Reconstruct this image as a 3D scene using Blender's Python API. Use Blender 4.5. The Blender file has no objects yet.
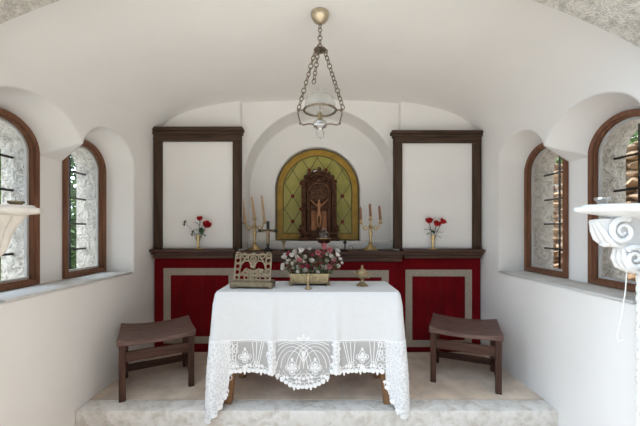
import bpy, bmesh, math, random
from mathutils import Vector, Matrix
random.seed(7)
PI = math.pi
sc = bpy.context.scene
COL = sc.collection
F = 315.0; E = 1.33; CX = 319.0; CY = 230.0     # focal length (px of a 640 frame), eye height, vanishing point

def P(px, py, Y):
    return Vector(((px-CX)*Y/F, Y, E-(py-CY)*Y/F))

# ------------------------------------------------------------------ materials
def mat(name, col, rough=.6, metal=0, var=.0, scale=8, bump=0, bscale=40, spec=.4, col2=None, detail=6, bevel=0, sheen=0):
    m = bpy.data.materials.new(name); m.use_nodes = True
    nt = m.node_tree; N = nt.nodes; L = nt.links
    b = N['Principled BSDF']
    b.inputs['Roughness'].default_value = rough; b.inputs['Metallic'].default_value = metal
    b.inputs['Specular IOR Level'].default_value = spec
    if sheen: b.inputs['Sheen Weight'].default_value = sheen
    tc = N.new('ShaderNodeTexCoord')
    if var or col2:
        nz = N.new('ShaderNodeTexNoise'); nz.inputs['Scale'].default_value = scale; nz.inputs['Detail'].default_value = detail
        L.new(tc.outputs['Object'], nz.inputs['Vector'])
        cr = N.new('ShaderNodeValToRGB')
        cr.color_ramp.elements[0].position = .32; cr.color_ramp.elements[1].position = .68
        c2 = col2 or [c*(1-var) for c in col]
        cr.color_ramp.elements[0].color = (*c2, 1); cr.color_ramp.elements[1].color = (*col, 1)
        L.new(nz.outputs['Fac'], cr.inputs['Fac']); L.new(cr.outputs['Color'], b.inputs['Base Color'])
    else:
        b.inputs['Base Color'].default_value = (*col, 1)
    nrm = None
    if bevel:
        bv = N.new('ShaderNodeBevel'); bv.samples = 4; bv.inputs['Radius'].default_value = bevel; nrm = bv.outputs['Normal']
    if bump:
        n2 = N.new('ShaderNodeTexNoise'); n2.inputs['Scale'].default_value = bscale; n2.inputs['Detail'].default_value = 5
        L.new(tc.outputs['Object'], n2.inputs['Vector'])
        bp = N.new('ShaderNodeBump'); bp.inputs['Strength'].default_value = bump; bp.inputs['Distance'].default_value = .02
        L.new(n2.outputs['Fac'], bp.inputs['Height'])
        if nrm: L.new(nrm, bp.inputs['Normal'])
        nrm = bp.outputs['Normal']
    if nrm: L.new(nrm, b.inputs['Normal'])
    return m

def wood(name, c1, c2, axis=0, rough=.55, stretch=12):
    m = mat(name, c1, rough); nt = m.node_tree; N = nt.nodes; L = nt.links; b = N['Principled BSDF']; b.inputs['Specular IOR Level'].default_value = .2
    tc = N['Texture Coordinate']; mp = N.new('ShaderNodeMapping')
    s = [30, 30, 30]; s[axis] = 30/stretch; mp.inputs['Scale'].default_value = s
    L.new(tc.outputs['Object'], mp.inputs['Vector'])
    nz = N.new('ShaderNodeTexNoise'); nz.inputs['Scale'].default_value = 1.4; nz.inputs['Detail'].default_value = 6
    L.new(mp.outputs['Vector'], nz.inputs['Vector'])
    cr = N.new('ShaderNodeValToRGB'); cr.color_ramp.elements[0].position = .3; cr.color_ramp.elements[1].position = .7
    cr.color_ramp.elements[0].color = (*c2, 1); cr.color_ramp.elements[1].color = (*c1, 1)
    L.new(nz.outputs['Fac'], cr.inputs['Fac']); L.new(cr.outputs['Color'], b.inputs['Base Color'])
    bp = N.new('ShaderNodeBump'); bp.inputs['Strength'].default_value = .25; bp.inputs['Distance'].default_value = .01
    L.new(nz.outputs['Fac'], bp.inputs['Height']); L.new(bp.outputs['Normal'], b.inputs['Normal'])
    return m

def stone(name, c1, c2, scale=14, bump=.8):
    m = mat(name, c1, .85); nt = m.node_tree; N = nt.nodes; L = nt.links; b = N['Principled BSDF']
    tc = N['Texture Coordinate']
    vo = N.new('ShaderNodeTexVoronoi'); vo.inputs['Scale'].default_value = scale*2.2
    nz = N.new('ShaderNodeTexNoise'); nz.inputs['Scale'].default_value = scale; nz.inputs['Detail'].default_value = 8
    L.new(tc.outputs['Object'], nz.inputs['Vector'])
    mx = N.new('ShaderNodeMix'); mx.data_type = 'VECTOR'; mx.inputs[0].default_value = .25
    L.new(tc.outputs['Object'], mx.inputs[4]); L.new(nz.outputs['Color'], mx.inputs[5]); L.new(mx.outputs[1], vo.inputs['Vector'])
    ad = N.new('ShaderNodeMath'); ad.operation = 'MULTIPLY_ADD'; ad.inputs[1].default_value = .6
    L.new(vo.outputs['Distance'], ad.inputs[0]); L.new(nz.outputs['Fac'], ad.inputs[2])
    cr = N.new('ShaderNodeValToRGB'); cr.color_ramp.elements[0].position = .45; cr.color_ramp.elements[1].position = .95
    cr.color_ramp.elements[0].color = (*c2, 1); cr.color_ramp.elements[1].color = (*c1, 1)
    L.new(ad.outputs[0], cr.inputs['Fac']); L.new(cr.outputs['Color'], b.inputs['Base Color'])
    bp = N.new('ShaderNodeBump'); bp.inputs['Strength'].default_value = bump; bp.inputs['Distance'].default_value = .03
    L.new(ad.outputs[0], bp.inputs['Height']); L.new(bp.outputs['Normal'], b.inputs['Normal'])
    return m

def seethrough(name, col, alpha, rough=.4, gloss=None, translucent=0):
    """a real mix of a clear and a solid closure: window panes, frosted shade, lace net"""
    m = bpy.data.materials.new(name); m.use_nodes = True; nt = m.node_tree; N = nt.nodes; L = nt.links
    b = N['Principled BSDF']; b.inputs['Base Color'].default_value = (*col, 1); b.inputs['Roughness'].default_value = rough
    out = N['Material Output']; tr = N.new('ShaderNodeBsdfTransparent'); mx = N.new('ShaderNodeMixShader')
    solid = b.outputs[0]
    if translucent:
        tl = N.new('ShaderNodeBsdfTranslucent'); tl.inputs['Color'].default_value = (*col, 1)
        m2 = N.new('ShaderNodeMixShader'); m2.inputs[0].default_value = translucent
        L.new(solid, m2.inputs[1]); L.new(tl.outputs[0], m2.inputs[2]); solid = m2.outputs[0]
    if gloss:
        g = N.new('ShaderNodeBsdfGlossy'); g.inputs['Roughness'].default_value = .03; solid = g.outputs[0]
        fr = N.new('ShaderNodeFresnel'); ge = N.new('ShaderNodeNewGeometry'); ma = N.new('ShaderNodeMix'); ma.inputs[2].default_value = gloss; ma.inputs[3].default_value = 1/gloss
        L.new(ge.outputs['Backfacing'], ma.inputs[0]); L.new(ma.outputs[0], fr.inputs['IOR']); L.new(fr.outputs[0], mx.inputs[0])
    else:
        mx.inputs[0].default_value = alpha
    L.new(tr.outputs[0], mx.inputs[1]); L.new(solid, mx.inputs[2]); L.new(mx.outputs[0], out.inputs['Surface'])
    return m

M = {}
M['plaster'] = mat('plaster', (.83, .808, .785), .9, var=.03, scale=2.5, bump=.12, bscale=9, bevel=.025, spec=.15)
M['stone'] = stone('chiselled_stone', (.74, .70, .64), (.36, .33, .29), 22, .7)
M['pale_stone'] = stone('pale_stone', (.80, .77, .71), (.42, .39, .34), 13, 1.0)
M['step'] = stone('step_stone', (.76, .73, .69), (.57, .52, .46), 8, .45)
M['sill'] = mat('sill_marble', (.60, .59, .57), .6, var=.2, scale=6)
M['frame'] = wood('window_brown_wood', (.23, .105, .06), (.13, .058, .034), 2)
M['glass'] = seethrough('window_glass', (1, 1, 1), 0, gloss=1.45)
M['iron'] = mat('black_iron', (.02, .02, .02), .5, metal=.4)
M['dark_wood_x'] = wood('dark_retable_wood', (.085, .053, .035), (.04, .024, .016), 0, .75)
M['dark_wood_z'] = wood('dark_post_wood', (.085, .053, .035), (.042, .025, .017), 2, .75)
M['ledge'] = wood('ledge_wood', (.105, .055, .04), (.055, .028, .021), 0)
M['red'] = mat('red_velvet', (.17, .003, .006), .9, var=.25, scale=5, sheen=.05, spec=.1)
M['braid'] = mat('cream_braid', (.42, .35, .28), .85, var=.22, scale=60, bump=.4, bscale=150)
M['stool_x'] = wood('stool_rail_wood', (.095, .043, .029), (.045, .021, .015), 0)
M['stool_z'] = wood('stool_leg_wood', (.085, .037, .025), (.04, .018, .013), 2)
M['seat'] = wood('worn_stool_seat', (.19, .115, .095), (.09, .048, .04), 0, .42, 5)
M['table_wood'] = wood('table_wood', (.34, .18, .09), (.23, .115, .055), 2)
M['linen'] = mat('white_linen', (.72, .725, .74), .85, var=.03, scale=30, bump=.05, bscale=300, spec=.1)
M['net'] = seethrough('lace_net', (.80, .80, .80), .50, .9)
M['motif'] = mat('lace_thread', (.88, .88, .89), .9, spec=.1)
M['brass'] = mat('aged_brass', (.50, .40, .24), .42, metal=.9, var=.4, scale=25)
M['gold'] = mat('gilt_brass', (.74, .55, .29), .38, metal=.9, var=.3, scale=25)
M['pale_brass'] = mat('pale_brass', (.38, .31, .21), .5, metal=.7, var=.35, scale=30)
M['dull_brass'] = mat('dull_brass', (.33, .27, .18), .5, metal=.6, var=.4, scale=30)
M['nickel'] = mat('pale_lamp_metal', (.30, .24, .18), .4, metal=.7, var=.4, scale=40)
M['canopy'] = mat('pale_brass_canopy', (.62, .52, .37), .35, metal=.8, var=.25, scale=30)
M['silver'] = mat('silver', (.72, .70, .66), .25, metal=.9)
M['shade'] = seethrough('frosted_glass', (.84, .83, .80), .36, .2, translucent=.5)
M['clear'] = seethrough('clear_glass', (1, 1, 1), 0, gloss=1.5)
M['wax'] = mat('tan_wax', (.60, .39, .24), .5, var=.12, scale=10)
M['dark_wax'] = mat('worn_wax', (.36, .17, .10), .5, var=.3, scale=30)
M['bronze'] = mat('carved_bronze', (.13, .055, .026), .33, metal=.5, var=.55, scale=28, bump=.7, bscale=55)
M['copper'] = mat('copper_panel', (.30, .125, .055), .4, metal=.5, var=.3, scale=20)
M['corpus'] = mat('copper_figure', (.36, .17, .08), .4, metal=.5)
M['amber'] = mat('amber_glass_border', (.47, .28, .035), .3, var=.35, scale=9)
M['green_glass'] = mat('yellow_green_glass', (.47, .41, .12), .25, scale=5, col2=(.34, .32, .075))
M['ruby'] = mat('ruby_glass', (.20, .015, .012), .2)
M['lead'] = mat('lead_came', (.13, .10, .05), .5)
M['black'] = mat('black_wood', (.018, .014, .012), .4)
M['ivory'] = mat('tan_figure', (.42, .30, .18), .5)
M['white_paint'] = mat('white_painted_carving', (.80, .80, .80), .5, var=.06, scale=14, bump=.1, bscale=60)
M['cream_paint'] = mat('cream_painted_carving', (.74, .69, .63), .6, var=.16, scale=18, bump=.2, bscale=60)
M['cord'] = mat('white_cord', (.80, .79, .76), .8)
M['rose'] = mat('red_rose', (.55, .012, .014), .6, var=.35, scale=60)
M['stem'] = mat('green_stem', (.045, .10, .03), .6)
M['leaf'] = mat('dark_leaf', (.035, .075, .03), .55, var=.4, scale=20)
M['twig'] = mat('dry_twig', (.20, .17, .14), .8)
M['petal_white'] = mat('white_petal', (.78, .73, .68), .7, var=.12, scale=60)
M['petal_pink'] = mat('pink_petal', (.66, .26, .28), .7, var=.25, scale=60)
M['petal_deep'] = mat('deep_pink_petal', (.42, .055, .10), .7, var=.3, scale=60)
M['olive'] = mat('olive_leaf', (.16, .17, .09), .7, var=.4, scale=30)
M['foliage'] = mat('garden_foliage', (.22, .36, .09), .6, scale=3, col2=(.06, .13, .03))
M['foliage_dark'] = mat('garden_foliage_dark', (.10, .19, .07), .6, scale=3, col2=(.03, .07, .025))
M['bark'] = mat('bark', (.16, .12, .09), .9, var=.4, scale=12, bump=.6, bscale=30)
M['rubble'] = mat('rubble_stone', (.50, .34, .21), .9, scale=5, col2=(.24, .15, .09), bump=1.0, bscale=20)
M['earth'] = mat('pale_gravel', (.51, .46, .40), .95, var=.3, scale=14, bump=.5, bscale=60)

def tile_material():
    m = mat('floor_tiles', (.5, .42, .33), .45, spec=.4); nt = m.node_tree; N = nt.nodes; L = nt.links; b = N['Principled BSDF']
    tc = N['Texture Coordinate']
    mp = N.new('ShaderNodeMapping'); mp.inputs['Location'].default_value = (.12, .16, 0); L.new(tc.outputs['Object'], mp.inputs['Vector'])
    br = N.new('ShaderNodeTexBrick'); br.offset = .5; br.inputs['Scale'].default_value = 1
    br.inputs['Brick Width'].default_value = .62; br.inputs['Row Height'].default_value = .33
    br.inputs['Mortar Size'].default_value = .006; br.inputs['Mortar Smooth'].default_value = .3
    br.inputs['Color1'].default_value = (.76, .60, .46, 1); br.inputs['Color2'].default_value = (.80, .68, .56, 1)
    br.inputs['Mortar'].default_value = (.66, .60, .52, 1)
    L.new(mp.outputs['Vector'], br.inputs['Vector'])
    nz = N.new('ShaderNodeTexNoise'); nz.inputs['Scale'].default_value = 5; nz.inputs['Detail'].default_value = 7
    L.new(tc.outputs['Object'], nz.inputs['Vector'])
    cr = N.new('ShaderNodeValToRGB'); cr.color_ramp.elements[0].position = .35; cr.color_ramp.elements[1].position = .65
    cr.color_ramp.elements[0].color = (.74, .72, .72, 1); cr.color_ramp.elements[1].color = (1, 1, 1, 1)
    L.new(nz.outputs['Fac'], cr.inputs['Fac'])
    mx = N.new('ShaderNodeMix'); mx.data_type = 'RGBA'; mx.blend_type = 'MULTIPLY'; mx.inputs[0].default_value = 1
    L.new(br.outputs['Color'], mx.inputs[6]); L.new(cr.outputs['Color'], mx.inputs[7]); L.new(mx.outputs[2], b.inputs['Base Color'])
    return m
M['tiles'] = tile_material()

# ------------------------------------------------------------------ mesh helpers
class MB:
    def __init__(self): self.v = []; self.f = []
    def add(self, vs, fs):
        o = len(self.v); self.v += [Vector(x) for x in vs]; self.f += [tuple(i+o for i in q) for q in fs]; return self
    def bm(self, bm):
        bm.verts.index_update(); self.add([v.co.copy() for v in bm.verts], [[v.index for v in f.verts] for f in bm.faces]); bm.free(); return self
    def box(self, x0, x1, y0, y1, z0, z1, bev=.004, mtx=None):
        bm = bmesh.new(); bmesh.ops.create_cube(bm, size=1)
        for v in bm.verts:
            v.co = Vector(((x0+x1)/2+v.co.x*(x1-x0), (y0+y1)/2+v.co.y*(y1-y0), (z0+z1)/2+v.co.z*(z1-z0)))
        if bev: bmesh.ops.bevel(bm, geom=list(bm.edges), offset=bev, segments=2, affect='EDGES', profile=.6)
        if mtx: bmesh.ops.transform(bm, matrix=mtx, verts=bm.verts)
        return self.bm(bm)
    def bar(self, a, b, w, d=None, bev=.003, w2=None):
        """square bar between two points, optional taper"""
        a = Vector(a); b = Vector(b); d = d or w; k = (w2/w) if w2 else 1
        z = (b-a).normalized(); x = Vector((1, 0, 0)) if abs(z.x) < .9 else Vector((0, 1, 0))
        y = z.cross(x).normalized(); x = y.cross(z)
        bm = bmesh.new(); bmesh.ops.create_cube(bm, size=1)
        for v in bm.verts:
            s = k if v.co.z > 0 else 1
            v.co = (b if v.co.z > 0 else a) + x*v.co.x*w*s + y*v.co.y*d*s
        if bev: bmesh.ops.bevel(bm, geom=list(bm.edges), offset=bev, segments=1, affect='EDGES')
        return self.bm(bm)
    def lathe(self, prof, c=(0, 0, 0), seg=24, axis=None, sx=1, sy=1):
        c = Vector(c); rings = []; vs = []; fs = []
        R = Vector(axis).to_track_quat('Z', 'Y').to_matrix() if axis else Matrix.Identity(3)
        for r, z in prof:
            for i in range(seg):
                a = 2*PI*i/seg; vs.append(c + R @ Vector((r*math.cos(a)*sx, r*math.sin(a)*sy, z)))
        for k in range(len(prof)-1):
            for i in range(seg):
                j = (i+1) % seg; fs.append((k*seg+i, k*seg+j, (k+1)*seg+j, (k+1)*seg+i))
        if prof[0][0] > 1e-5: fs.append(tuple(reversed(range(seg))))
        if prof[-1][0] > 1e-5: fs.append(tuple((len(prof)-1)*seg+i for i in range(seg)))
        return self.add(vs, fs)
    def tube(self, pts, r, seg=8, closed=False, flat=1):
        pts = [Vector(p) for p in pts]; n = len(pts); rs = r if isinstance(r, (list, tuple)) else [r]*n
        vs = []; fs = []; up = None
        for i, p in enumerate(pts):
            if closed: t = pts[(i+1) % n]-pts[i-1]
            else: t = pts[min(i+1, n-1)]-pts[max(i-1, 0)]
            t.normalize()
            if up is None:
                up = Vector((0, 0, 1)) if abs(t.z) < .9 else Vector((1, 0, 0))
            x = t.cross(up)
            if x.length < 1e-4: up = Vector((0, 1, 0)); x = t.cross(up)
            x.normalize(); up = x.cross(t).normalized()
            for k in range(seg):
                a = 2*PI*k/seg; vs.append(p + x*math.cos(a)*rs[i] + up*math.sin(a)*rs[i]*flat)
        for i in range(n if closed else n-1):
            j = (i+1) % n
            for k in range(seg):
                l = (k+1) % seg; fs.append((i*seg+k, i*seg+l, j*seg+l, j*seg+k))
        if not closed:
            fs.append(tuple(reversed(range(seg)))); fs.append(tuple((n-1)*seg+k for k in range(seg)))
        return self.add(vs, fs)
    def prism(self, poly, to3, d0, d1):
        """extrude 2-D outline (list of (a,b)) between depths d0 and d1; to3(a,b,d) gives the point"""
        n = len(poly); vs = [to3(a, b, d0) for a, b in poly]+[to3(a, b, d1) for a, b in poly]
        fs = [tuple(range(n)), tuple(reversed(range(n, 2*n)))]
        for i in range(n):
            j = (i+1) % n; fs.append((i, i+n, j+n, j))
        return self.add(vs, fs)
    def loopband(self, outer, inner, to3, d0, d1, closed=True):
        """solid band between two outlines of equal length"""
        n = len(outer); vs = []
        for d in (d0, d1):
            vs += [to3(a, b, d) for a, b in outer]; vs += [to3(a, b, d) for a, b in inner]
        fs = []
        for i in range(n if closed else n-1):
            j = (i+1) % n
            o0, o1, i0, i1 = i, j, n+i, n+j
            fs += [(o0, o1, i1, i0), (2*n+o0, 2*n+i0, 2*n+i1, 2*n+o1), (o0, 2*n+o0, 2*n+o1, o1), (i0, i1, 2*n+i1, 2*n+i0)]
        if not closed:
            fs += [(0, n, 3*n, 2*n), (n-1, 3*n-1, 4*n-1, 2*n-1)]
        return self.add(vs, fs)
    def sphere(self, c, r, seg=10, sc3=(1, 1, 1)):
        prof = [(max(1e-6, r*math.sin(PI*k/seg)), -r*math.cos(PI*k/seg)) for k in range(seg+1)]
        m = MB(); m.lathe(prof, (0, 0, 0), seg+2)
        return self.add([Vector((v.x*sc3[0], v.y*sc3[1], v.z*sc3[2]))+Vector(c) for v in m.v], m.f)
    def mesh(self, name, material, smooth=40):
        me = bpy.data.meshes.new(name); me.from_pydata([tuple(v) for v in self.v], [], self.f); me.update()
        bm = bmesh.new(); bm.from_mesh(me); bmesh.ops.recalc_face_normals(bm, faces=bm.faces); bm.to_mesh(me); bm.free()
        if smooth:
            me.shade_smooth(); me.set_sharp_from_angle(angle=math.radians(smooth))
        me.materials.append(material); return me
    def obj(self, name, material, parent=None, smooth=40, loc=None):
        o = bpy.data.objects.new(name, self.mesh(name, material, smooth)); COL.objects.link(o)
        if parent: o.parent = parent
        if loc is not None: o.location = loc
        return o

def thing(name, label, cat, loc=(0, 0, 0), rz=0, group=None):
    o = bpy.data.objects.new(name, None); COL.objects.link(o); o.location = loc; o.rotation_euler = (0, 0, rz)
    o.empty_display_size = .05
    return tag(o, label, cat, group)
def tag(o, label, cat, group=None):
    o['label'] = label; o['category'] = cat
    if group: o['group'] = group
    return o
def struct(o, label=None, cat=None):
    o['kind'] = 'structure'
    if label: o['label'] = label
    if cat: o['category'] = cat
    return o
def dup(root, loc, rz, label, group=None):
    r = root.copy(); COL.objects.link(r); r.location = loc; r.rotation_euler = (0, 0, rz); r['label'] = label
    if group: r['group'] = group
    def rec(a, b):
        for ch in list(a.children):
            c = ch.copy(); COL.objects.link(c); c.parent = b; rec(ch, c)
    rec(root, r)
    return r
def boolean(o, cutters):
    for c in cutters:
        md = o.modifiers.new('cut', 'BOOLEAN'); md.operation = 'DIFFERENCE'; md.object = c; md.solver = 'EXACT'
    dg = bpy.context.evaluated_depsgraph_get(); dg.update()
    me = bpy.data.meshes.new_from_object(o.evaluated_get(dg)); me.name = o.name
    o.modifiers.clear(); o.data = me
    me.shade_smooth(); me.set_sharp_from_angle(angle=math.radians(30))
    for c in cutters: bpy.data.objects.remove(c)
    return o
def skin(name, verts, edges, radii, material, parent=None, levels=2, loc=None):
    me = bpy.data.meshes.new(name); me.from_pydata(verts, edges, []); o = bpy.data.objects.new(name, me); COL.objects.link(o)
    o.modifiers.new('s', 'SKIN'); me.skin_vertices[0].data[0].use_root = True
    for i, r in enumerate(radii): me.skin_vertices[0].data[i].radius = (r, r)
    sb = o.modifiers.new('b', 'SUBSURF'); sb.levels = levels; sb.render_levels = levels
    dg = bpy.context.evaluated_depsgraph_get(); dg.update()
    m2 = bpy.data.meshes.new_from_object(o.evaluated_get(dg)); o.modifiers.clear(); o.data = m2
    m2.shade_smooth(); m2.materials.clear(); m2.materials.append(material)
    if parent: o.parent = parent
    if loc is not None: o.location = loc
    return o

def arch(c, half, z0, zs, rise, n=24, inset=0, n_exp=2.0):
    """arched outline (a, z): jambs at c+-half from z0 to zs, then an elliptic head"""
    h = half-inset; r = rise-inset
    pts = [(c-h, z0+inset), (c-h, zs)]
    for i in range(1, n):
        a = PI-PI*i/n; pts.append((c+h*math.cos(a), zs+r*math.sin(a)))
    return pts+[(c+h, zs), (c+h, z0+inset)]

XY = lambda s: (lambda a, b, d: Vector((s*d, a, b)))       # outline in (Y,Z), depth along X (side s)
FZ = lambda a, b, d: Vector((a, d, b))                     # outline in (X,Z), depth along Y

# ------------------------------------------------------------------ room shell
WL, WR = -1.80, 1.765
YF, YB = 1.575, 3.48         # back of the entrance arch, plane of the altar wall
ZS = E+.95                   # springing of the vault
NAVE = -.20
WIN = {}
def side_wall(s, X, far, small, big, cusp, side):
    XR = abs(X)+.26                                 # plane of the window frames
    w = MB().box(abs(X), XR+.04, 1.2, 3.95, NAVE-.05, ZS, 0); w.v = [Vector((s*v.x, v.y, v.z)) for v in w.v]
    w = w.obj('wall_'+side, M['plaster'])
    # shallow recess with a two-lobed scalloped head holding both windows
    zsill = E-.415
    near = 1.765 if s < 0 else 1.73
    def arc(c, a, zs, rise, ya, yb, n):
        """points of an elliptic head between two Y limits"""
        t0 = math.acos(max(-1, min(1, (ya-c)/a))); t1 = math.acos(max(-1, min(1, (yb-c)/a)))
        return [(c+a*math.cos(t0+(t1-t0)*i/n), zs+rise*math.sin(t0+(t1-t0)*i/n)) for i in range(n+1)]
    cb_, cs_ = cusp-.378, cusp+.332
    outer = [(near, zsill)]+arc(cb_, .385, E+.60, .265, near, cusp-.003, 36)+arc(cs_, .337, E+.60, .27, cusp+.003, far, 36)+[(far, zsill)]
    hb, hs = (big[1]-big[0])/2-.002, (small[1]-small[0])/2-.002
    inner = [(near, zsill)]+arc(sum(big)/2, hb, E+.55, .245, sum(big)/2-hb, sum(big)/2+hb, 36)+arc(sum(small)/2, hs, E+.55, .245, sum(small)/2-hs, sum(small)/2+hs, 36)+[(small[1]-.002, zsill)]
    inner[0] = (big[0]+.002, zsill)
    cut = MB(); n = len(outer)
    vs = [Vector((s*(abs(X)-.0), a, b)) for a, b in outer]+[Vector((s*XR, a, b)) for a, b in inner]
    pre = [Vector((s*(abs(X)-.1), a, b)) for a, b in outer]
    vs = pre+vs; fs = [tuple(range(n)), tuple(reversed(range(2*n, 3*n)))]
    for l in (0, n): fs += [(l+i, l+i+n, l+(i+1) % n+n, l+(i+1) % n) for i in range(n)]
    cut.add(vs, fs)
    cuts = [cut.obj('cut', M['plaster'])]
    for (y0, y1) in (small, big):
        o = arch((y0+y1)/2, (y1-y0)/2-.008, zsill+.02, E+.55, .235)
        cuts.append(MB().prism(o, XY(s), XR-.05, XR+.2).obj('cut', M['plaster']))
    boolean(w, cuts); struct(w)
    bm_ = bmesh.new(); bm_.from_mesh(w.data)
    bmesh.ops.delete(bm_, geom=[f for f in bm_.faces if all(v.co.z > ZS-.001 for v in f.verts)], context='FACES'); bm_.to_mesh(w.data); bm_.free()
    st = MB().box(XR+.042, XR+.27, 1.2, 3.95, NAVE-.05, ZS+.3, 0); st.v = [Vector((s*v.x, v.y, v.z)) for v in st.v]
    st = st.obj('wall_'+side+'_outside', M['pale_stone']); cuts = []
    for (y0, y1) in (small, big):
        o = arch((y0+y1)/2, (y1-y0)/2-.004, zsill+.01, E+.55, .235)
        cuts.append(MB().prism(o, XY(s), XR-.05, XR+.5).obj('cut', M['pale_stone']))
    boolean(st, cuts); struct(st)
    sl = MB().box(abs(X)-.012, XR-.002, near+.03, min(far, small[1])-.006, zsill+.0005, zsill+.018, .005); sl.v = [Vector((s*v.x, v.y, v.z)) for v in sl.v]
    sl = struct(sl.obj('trim_1' if s < 0 else 'trim_2', M['sill']))
    return XR, zsill
def make_window(num, s, XR, y0, y1, zsill):
    c = (y0+y1)/2; h = (y1-y0)/2
    w = bpy.data.objects.new('window_%d' % num, None); COL.objects.link(w); struct(w)
    w.location = (s*XR, c, zsill+.02)
    o = arch(0, h-.011, .002, E+.55-zsill-.02, .232); i = arch(0, h-.011, .002, E+.55-zsill-.02, .232, inset=.032)
    i2 = arch(0, h-.011, .002, E+.55-zsill-.02, .232, inset=.043)
    m = MB().loopband(o, i, XY(s), -.022, .035); m.loopband(i, i2, XY(s), -.006, .035)
    m.obj('window_frame', M['frame'], w, 25)
    MB().prism(i2, XY(s), .012, .016).obj('pane', M['glass'], w, 0)
    o2 = arch(0, h-.011, .002, E+.55-zsill-.02, .232, inset=.043); o3 = arch(0, h-.011, .002, E+.55-zsill-.02, .232, inset=.06)
    MB().loopband(o2, o3, XY(s), .02, .036).obj('inner_bead', M['sill'], w, 25)
    for zb in (.53, .29, .057, -.176):
        z = E+zb-zsill-.02
        MB().tube([(s*.185, -h+.0, z), (s*.185, h-.0, z)], .0095, 6).obj('iron_bar', M['iron'], w)
    MB().tube([(s*.205, h-.17, .0), (s*.205, h-.17, E+.72-zsill)], .009, 6).obj('iron_upright', M['iron'], w)
    return w
XRL, ZSILL = side_wall(-1, WL, 3.066, (2.52, 3.03), (1.78, 2.312), 2.40, 'left')
XRR, _ = side_wall(1, WR, 3.10, (2.548, 3.088), (1.82, 2.36), 2.47, 'right')
make_window(1, -1, XRL, 1.78, 2.312, ZSILL); make_window(2, -1, XRL, 2.52, 3.03, ZSILL)
make_window(3, 1, XRR, 1.82, 2.36, ZSILL); make_window(4, 1, XRR, 2.548, 3.088, ZSILL)

# vault
xc = (WL+WR)/2; xa = (WR-WL)/2
def vault(n, ext):
    pts = []
    for i in range(n+1):
        a = PI-PI*i/n; c = math.cos(a); s_ = math.sin(a); e = 2/2.5
        pts.append((xc+(xa+ext)*math.copysign(abs(c)**e, c), ZS+(.51+ext)*abs(s_)**e))
    return pts
MB().loopband(vault(72, .25), vault(72, 0), FZ, 1.25, 3.9, closed=False).obj('ceiling', M['plaster'], None, 40)
cl_o = struct(bpy.data.objects['ceiling'])
bm_ = bmesh.new(); bm_.from_mesh(cl_o.data)
bmesh.ops.delete(bm_, geom=[f for f in bm_.faces if all(v.co.z < ZS+.001 for v in f.verts)], context='FACES'); bm_.to_mesh(cl_o.data); bm_.free()

# altar wall with central bay, arched niche and window opening
wb = MB().box(-2.3, 2.3, YB, 4.25, NAVE, 2.95, 0).obj('wall_back', M['plaster'])
NCX = -.005+.02; NZ = E+.506; NR = .872
cut1 = MB().box(NCX-.885, NCX+.885, YB-.1, 3.545, 1.0, 3.2, 0).obj('cut', M['plaster'])
cut2 = MB().prism(arch(NCX, NR, 1.065, NZ, NR, 48), FZ, YB-.2, 3.90).obj('cut', M['plaster'])
GX = (317.5-CX)*3.96/F; GR = .515; GZ0 = E-.125; GZS = E+.50
cut3 = MB().prism(arch(GX, GR+.012, GZ0-.01, GZS, GR+.012, 40), FZ, 3.5, 4.02).obj('cut', M['plaster'])
boolean(wb, [cut1, cut2, cut3]); struct(wb)

# entrance arch of dressed stone, camera stands outside it
AC = (-.115, E-2.28); AR = 3.625
op = []
jl, jr = -1.70, 1.68
zl = AC[1]+math.sqrt(AR**2-(jl-AC[0])**2); zr = AC[1]+math.sqrt(AR**2-(jr-AC[0])**2)
archpts = [(jl+(jr-jl)*i/40, AC[1]+math.sqrt(AR**2-(jl+(jr-jl)*i/40-AC[0])**2)) for i in range(41)]
inner = [(jl, NAVE-.05)]+archpts+[(jr, NAVE-.05)]
outer = [(-2.35, NAVE-.05)]+[(-2.35+4.7*i/40, 3.15) for i in range(41)]+[(2.35, NAVE-.05)]
o = MB().loopband(outer, inner, FZ, 1.27, YF, closed=False).obj('wall_front', M['stone'], None, 30); struct(o)

# floors
o = MB().box(WL-.1, WR+.1, 1.2, 2.36, NAVE-.05, NAVE, 0).obj('floor', M['tiles']); struct(o)
stp = MB().box(WL-.001, WR+.001, 2.318, 2.475, NAVE-.02, 0, .018)
o = stp.obj('floor_step', M['step']); struct(o)
o = MB().box(WL-.05, WR+.05, 2.4745, 3.6, NAVE, 0, 0).obj('floor_altar', M['tiles']); struct(o)
o = MB().box(-14, 14, -12, 16, NAVE-.3, NAVE-.06, 0).obj('ground', M['earth']); struct(o)

# ------------------------------------------------------------------ altar
ZLS = 1.125; ZLC = 1.10
alt = thing('altar', 'long built-in altar with dark wood ledges and red velvet fronts across the back wall', 'altar', (0, 3.44, 0))
def rel(o, t): return Vector(o)-Vector(t.location)
def shift(mb, t): mb.v = [v-Vector(t.location) for v in mb.v]; return mb
m = MB(); m.box(WL+.01, WR-.01, 3.44, YB-.004, .002, ZLS-.10, 0); m.box(-.80, .83, 3.365, 3.44, .002, ZLC-.10, 0); shift(m, alt).obj('altar_body', M['dark_wood_x'], alt)
def ledge(x0, x1, yf, yb, zt, nm):
    m = MB(); m.box(x0, x1, yf, yb, zt-.03, zt, .006); m.box(x0+.012, x1-.012, yf+.014, yb, zt-.058, zt-.031, .009)
    m.box(x0+.024, x1-.024, yf+.03, yb, zt-.098, zt-.059, .006)
    o = shift(m, alt).obj(nm, M['ledge'], alt); return o
ledge(WL+.004, -.888, 3.325, YB-.002, ZLS, 'ledge'); ledge(.888, WR-.004, 3.325, YB-.002, ZLS, 'ledge')
m = MB(); x0, x1, yf, zt = -.87, .90, 3.30, ZLC
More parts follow.
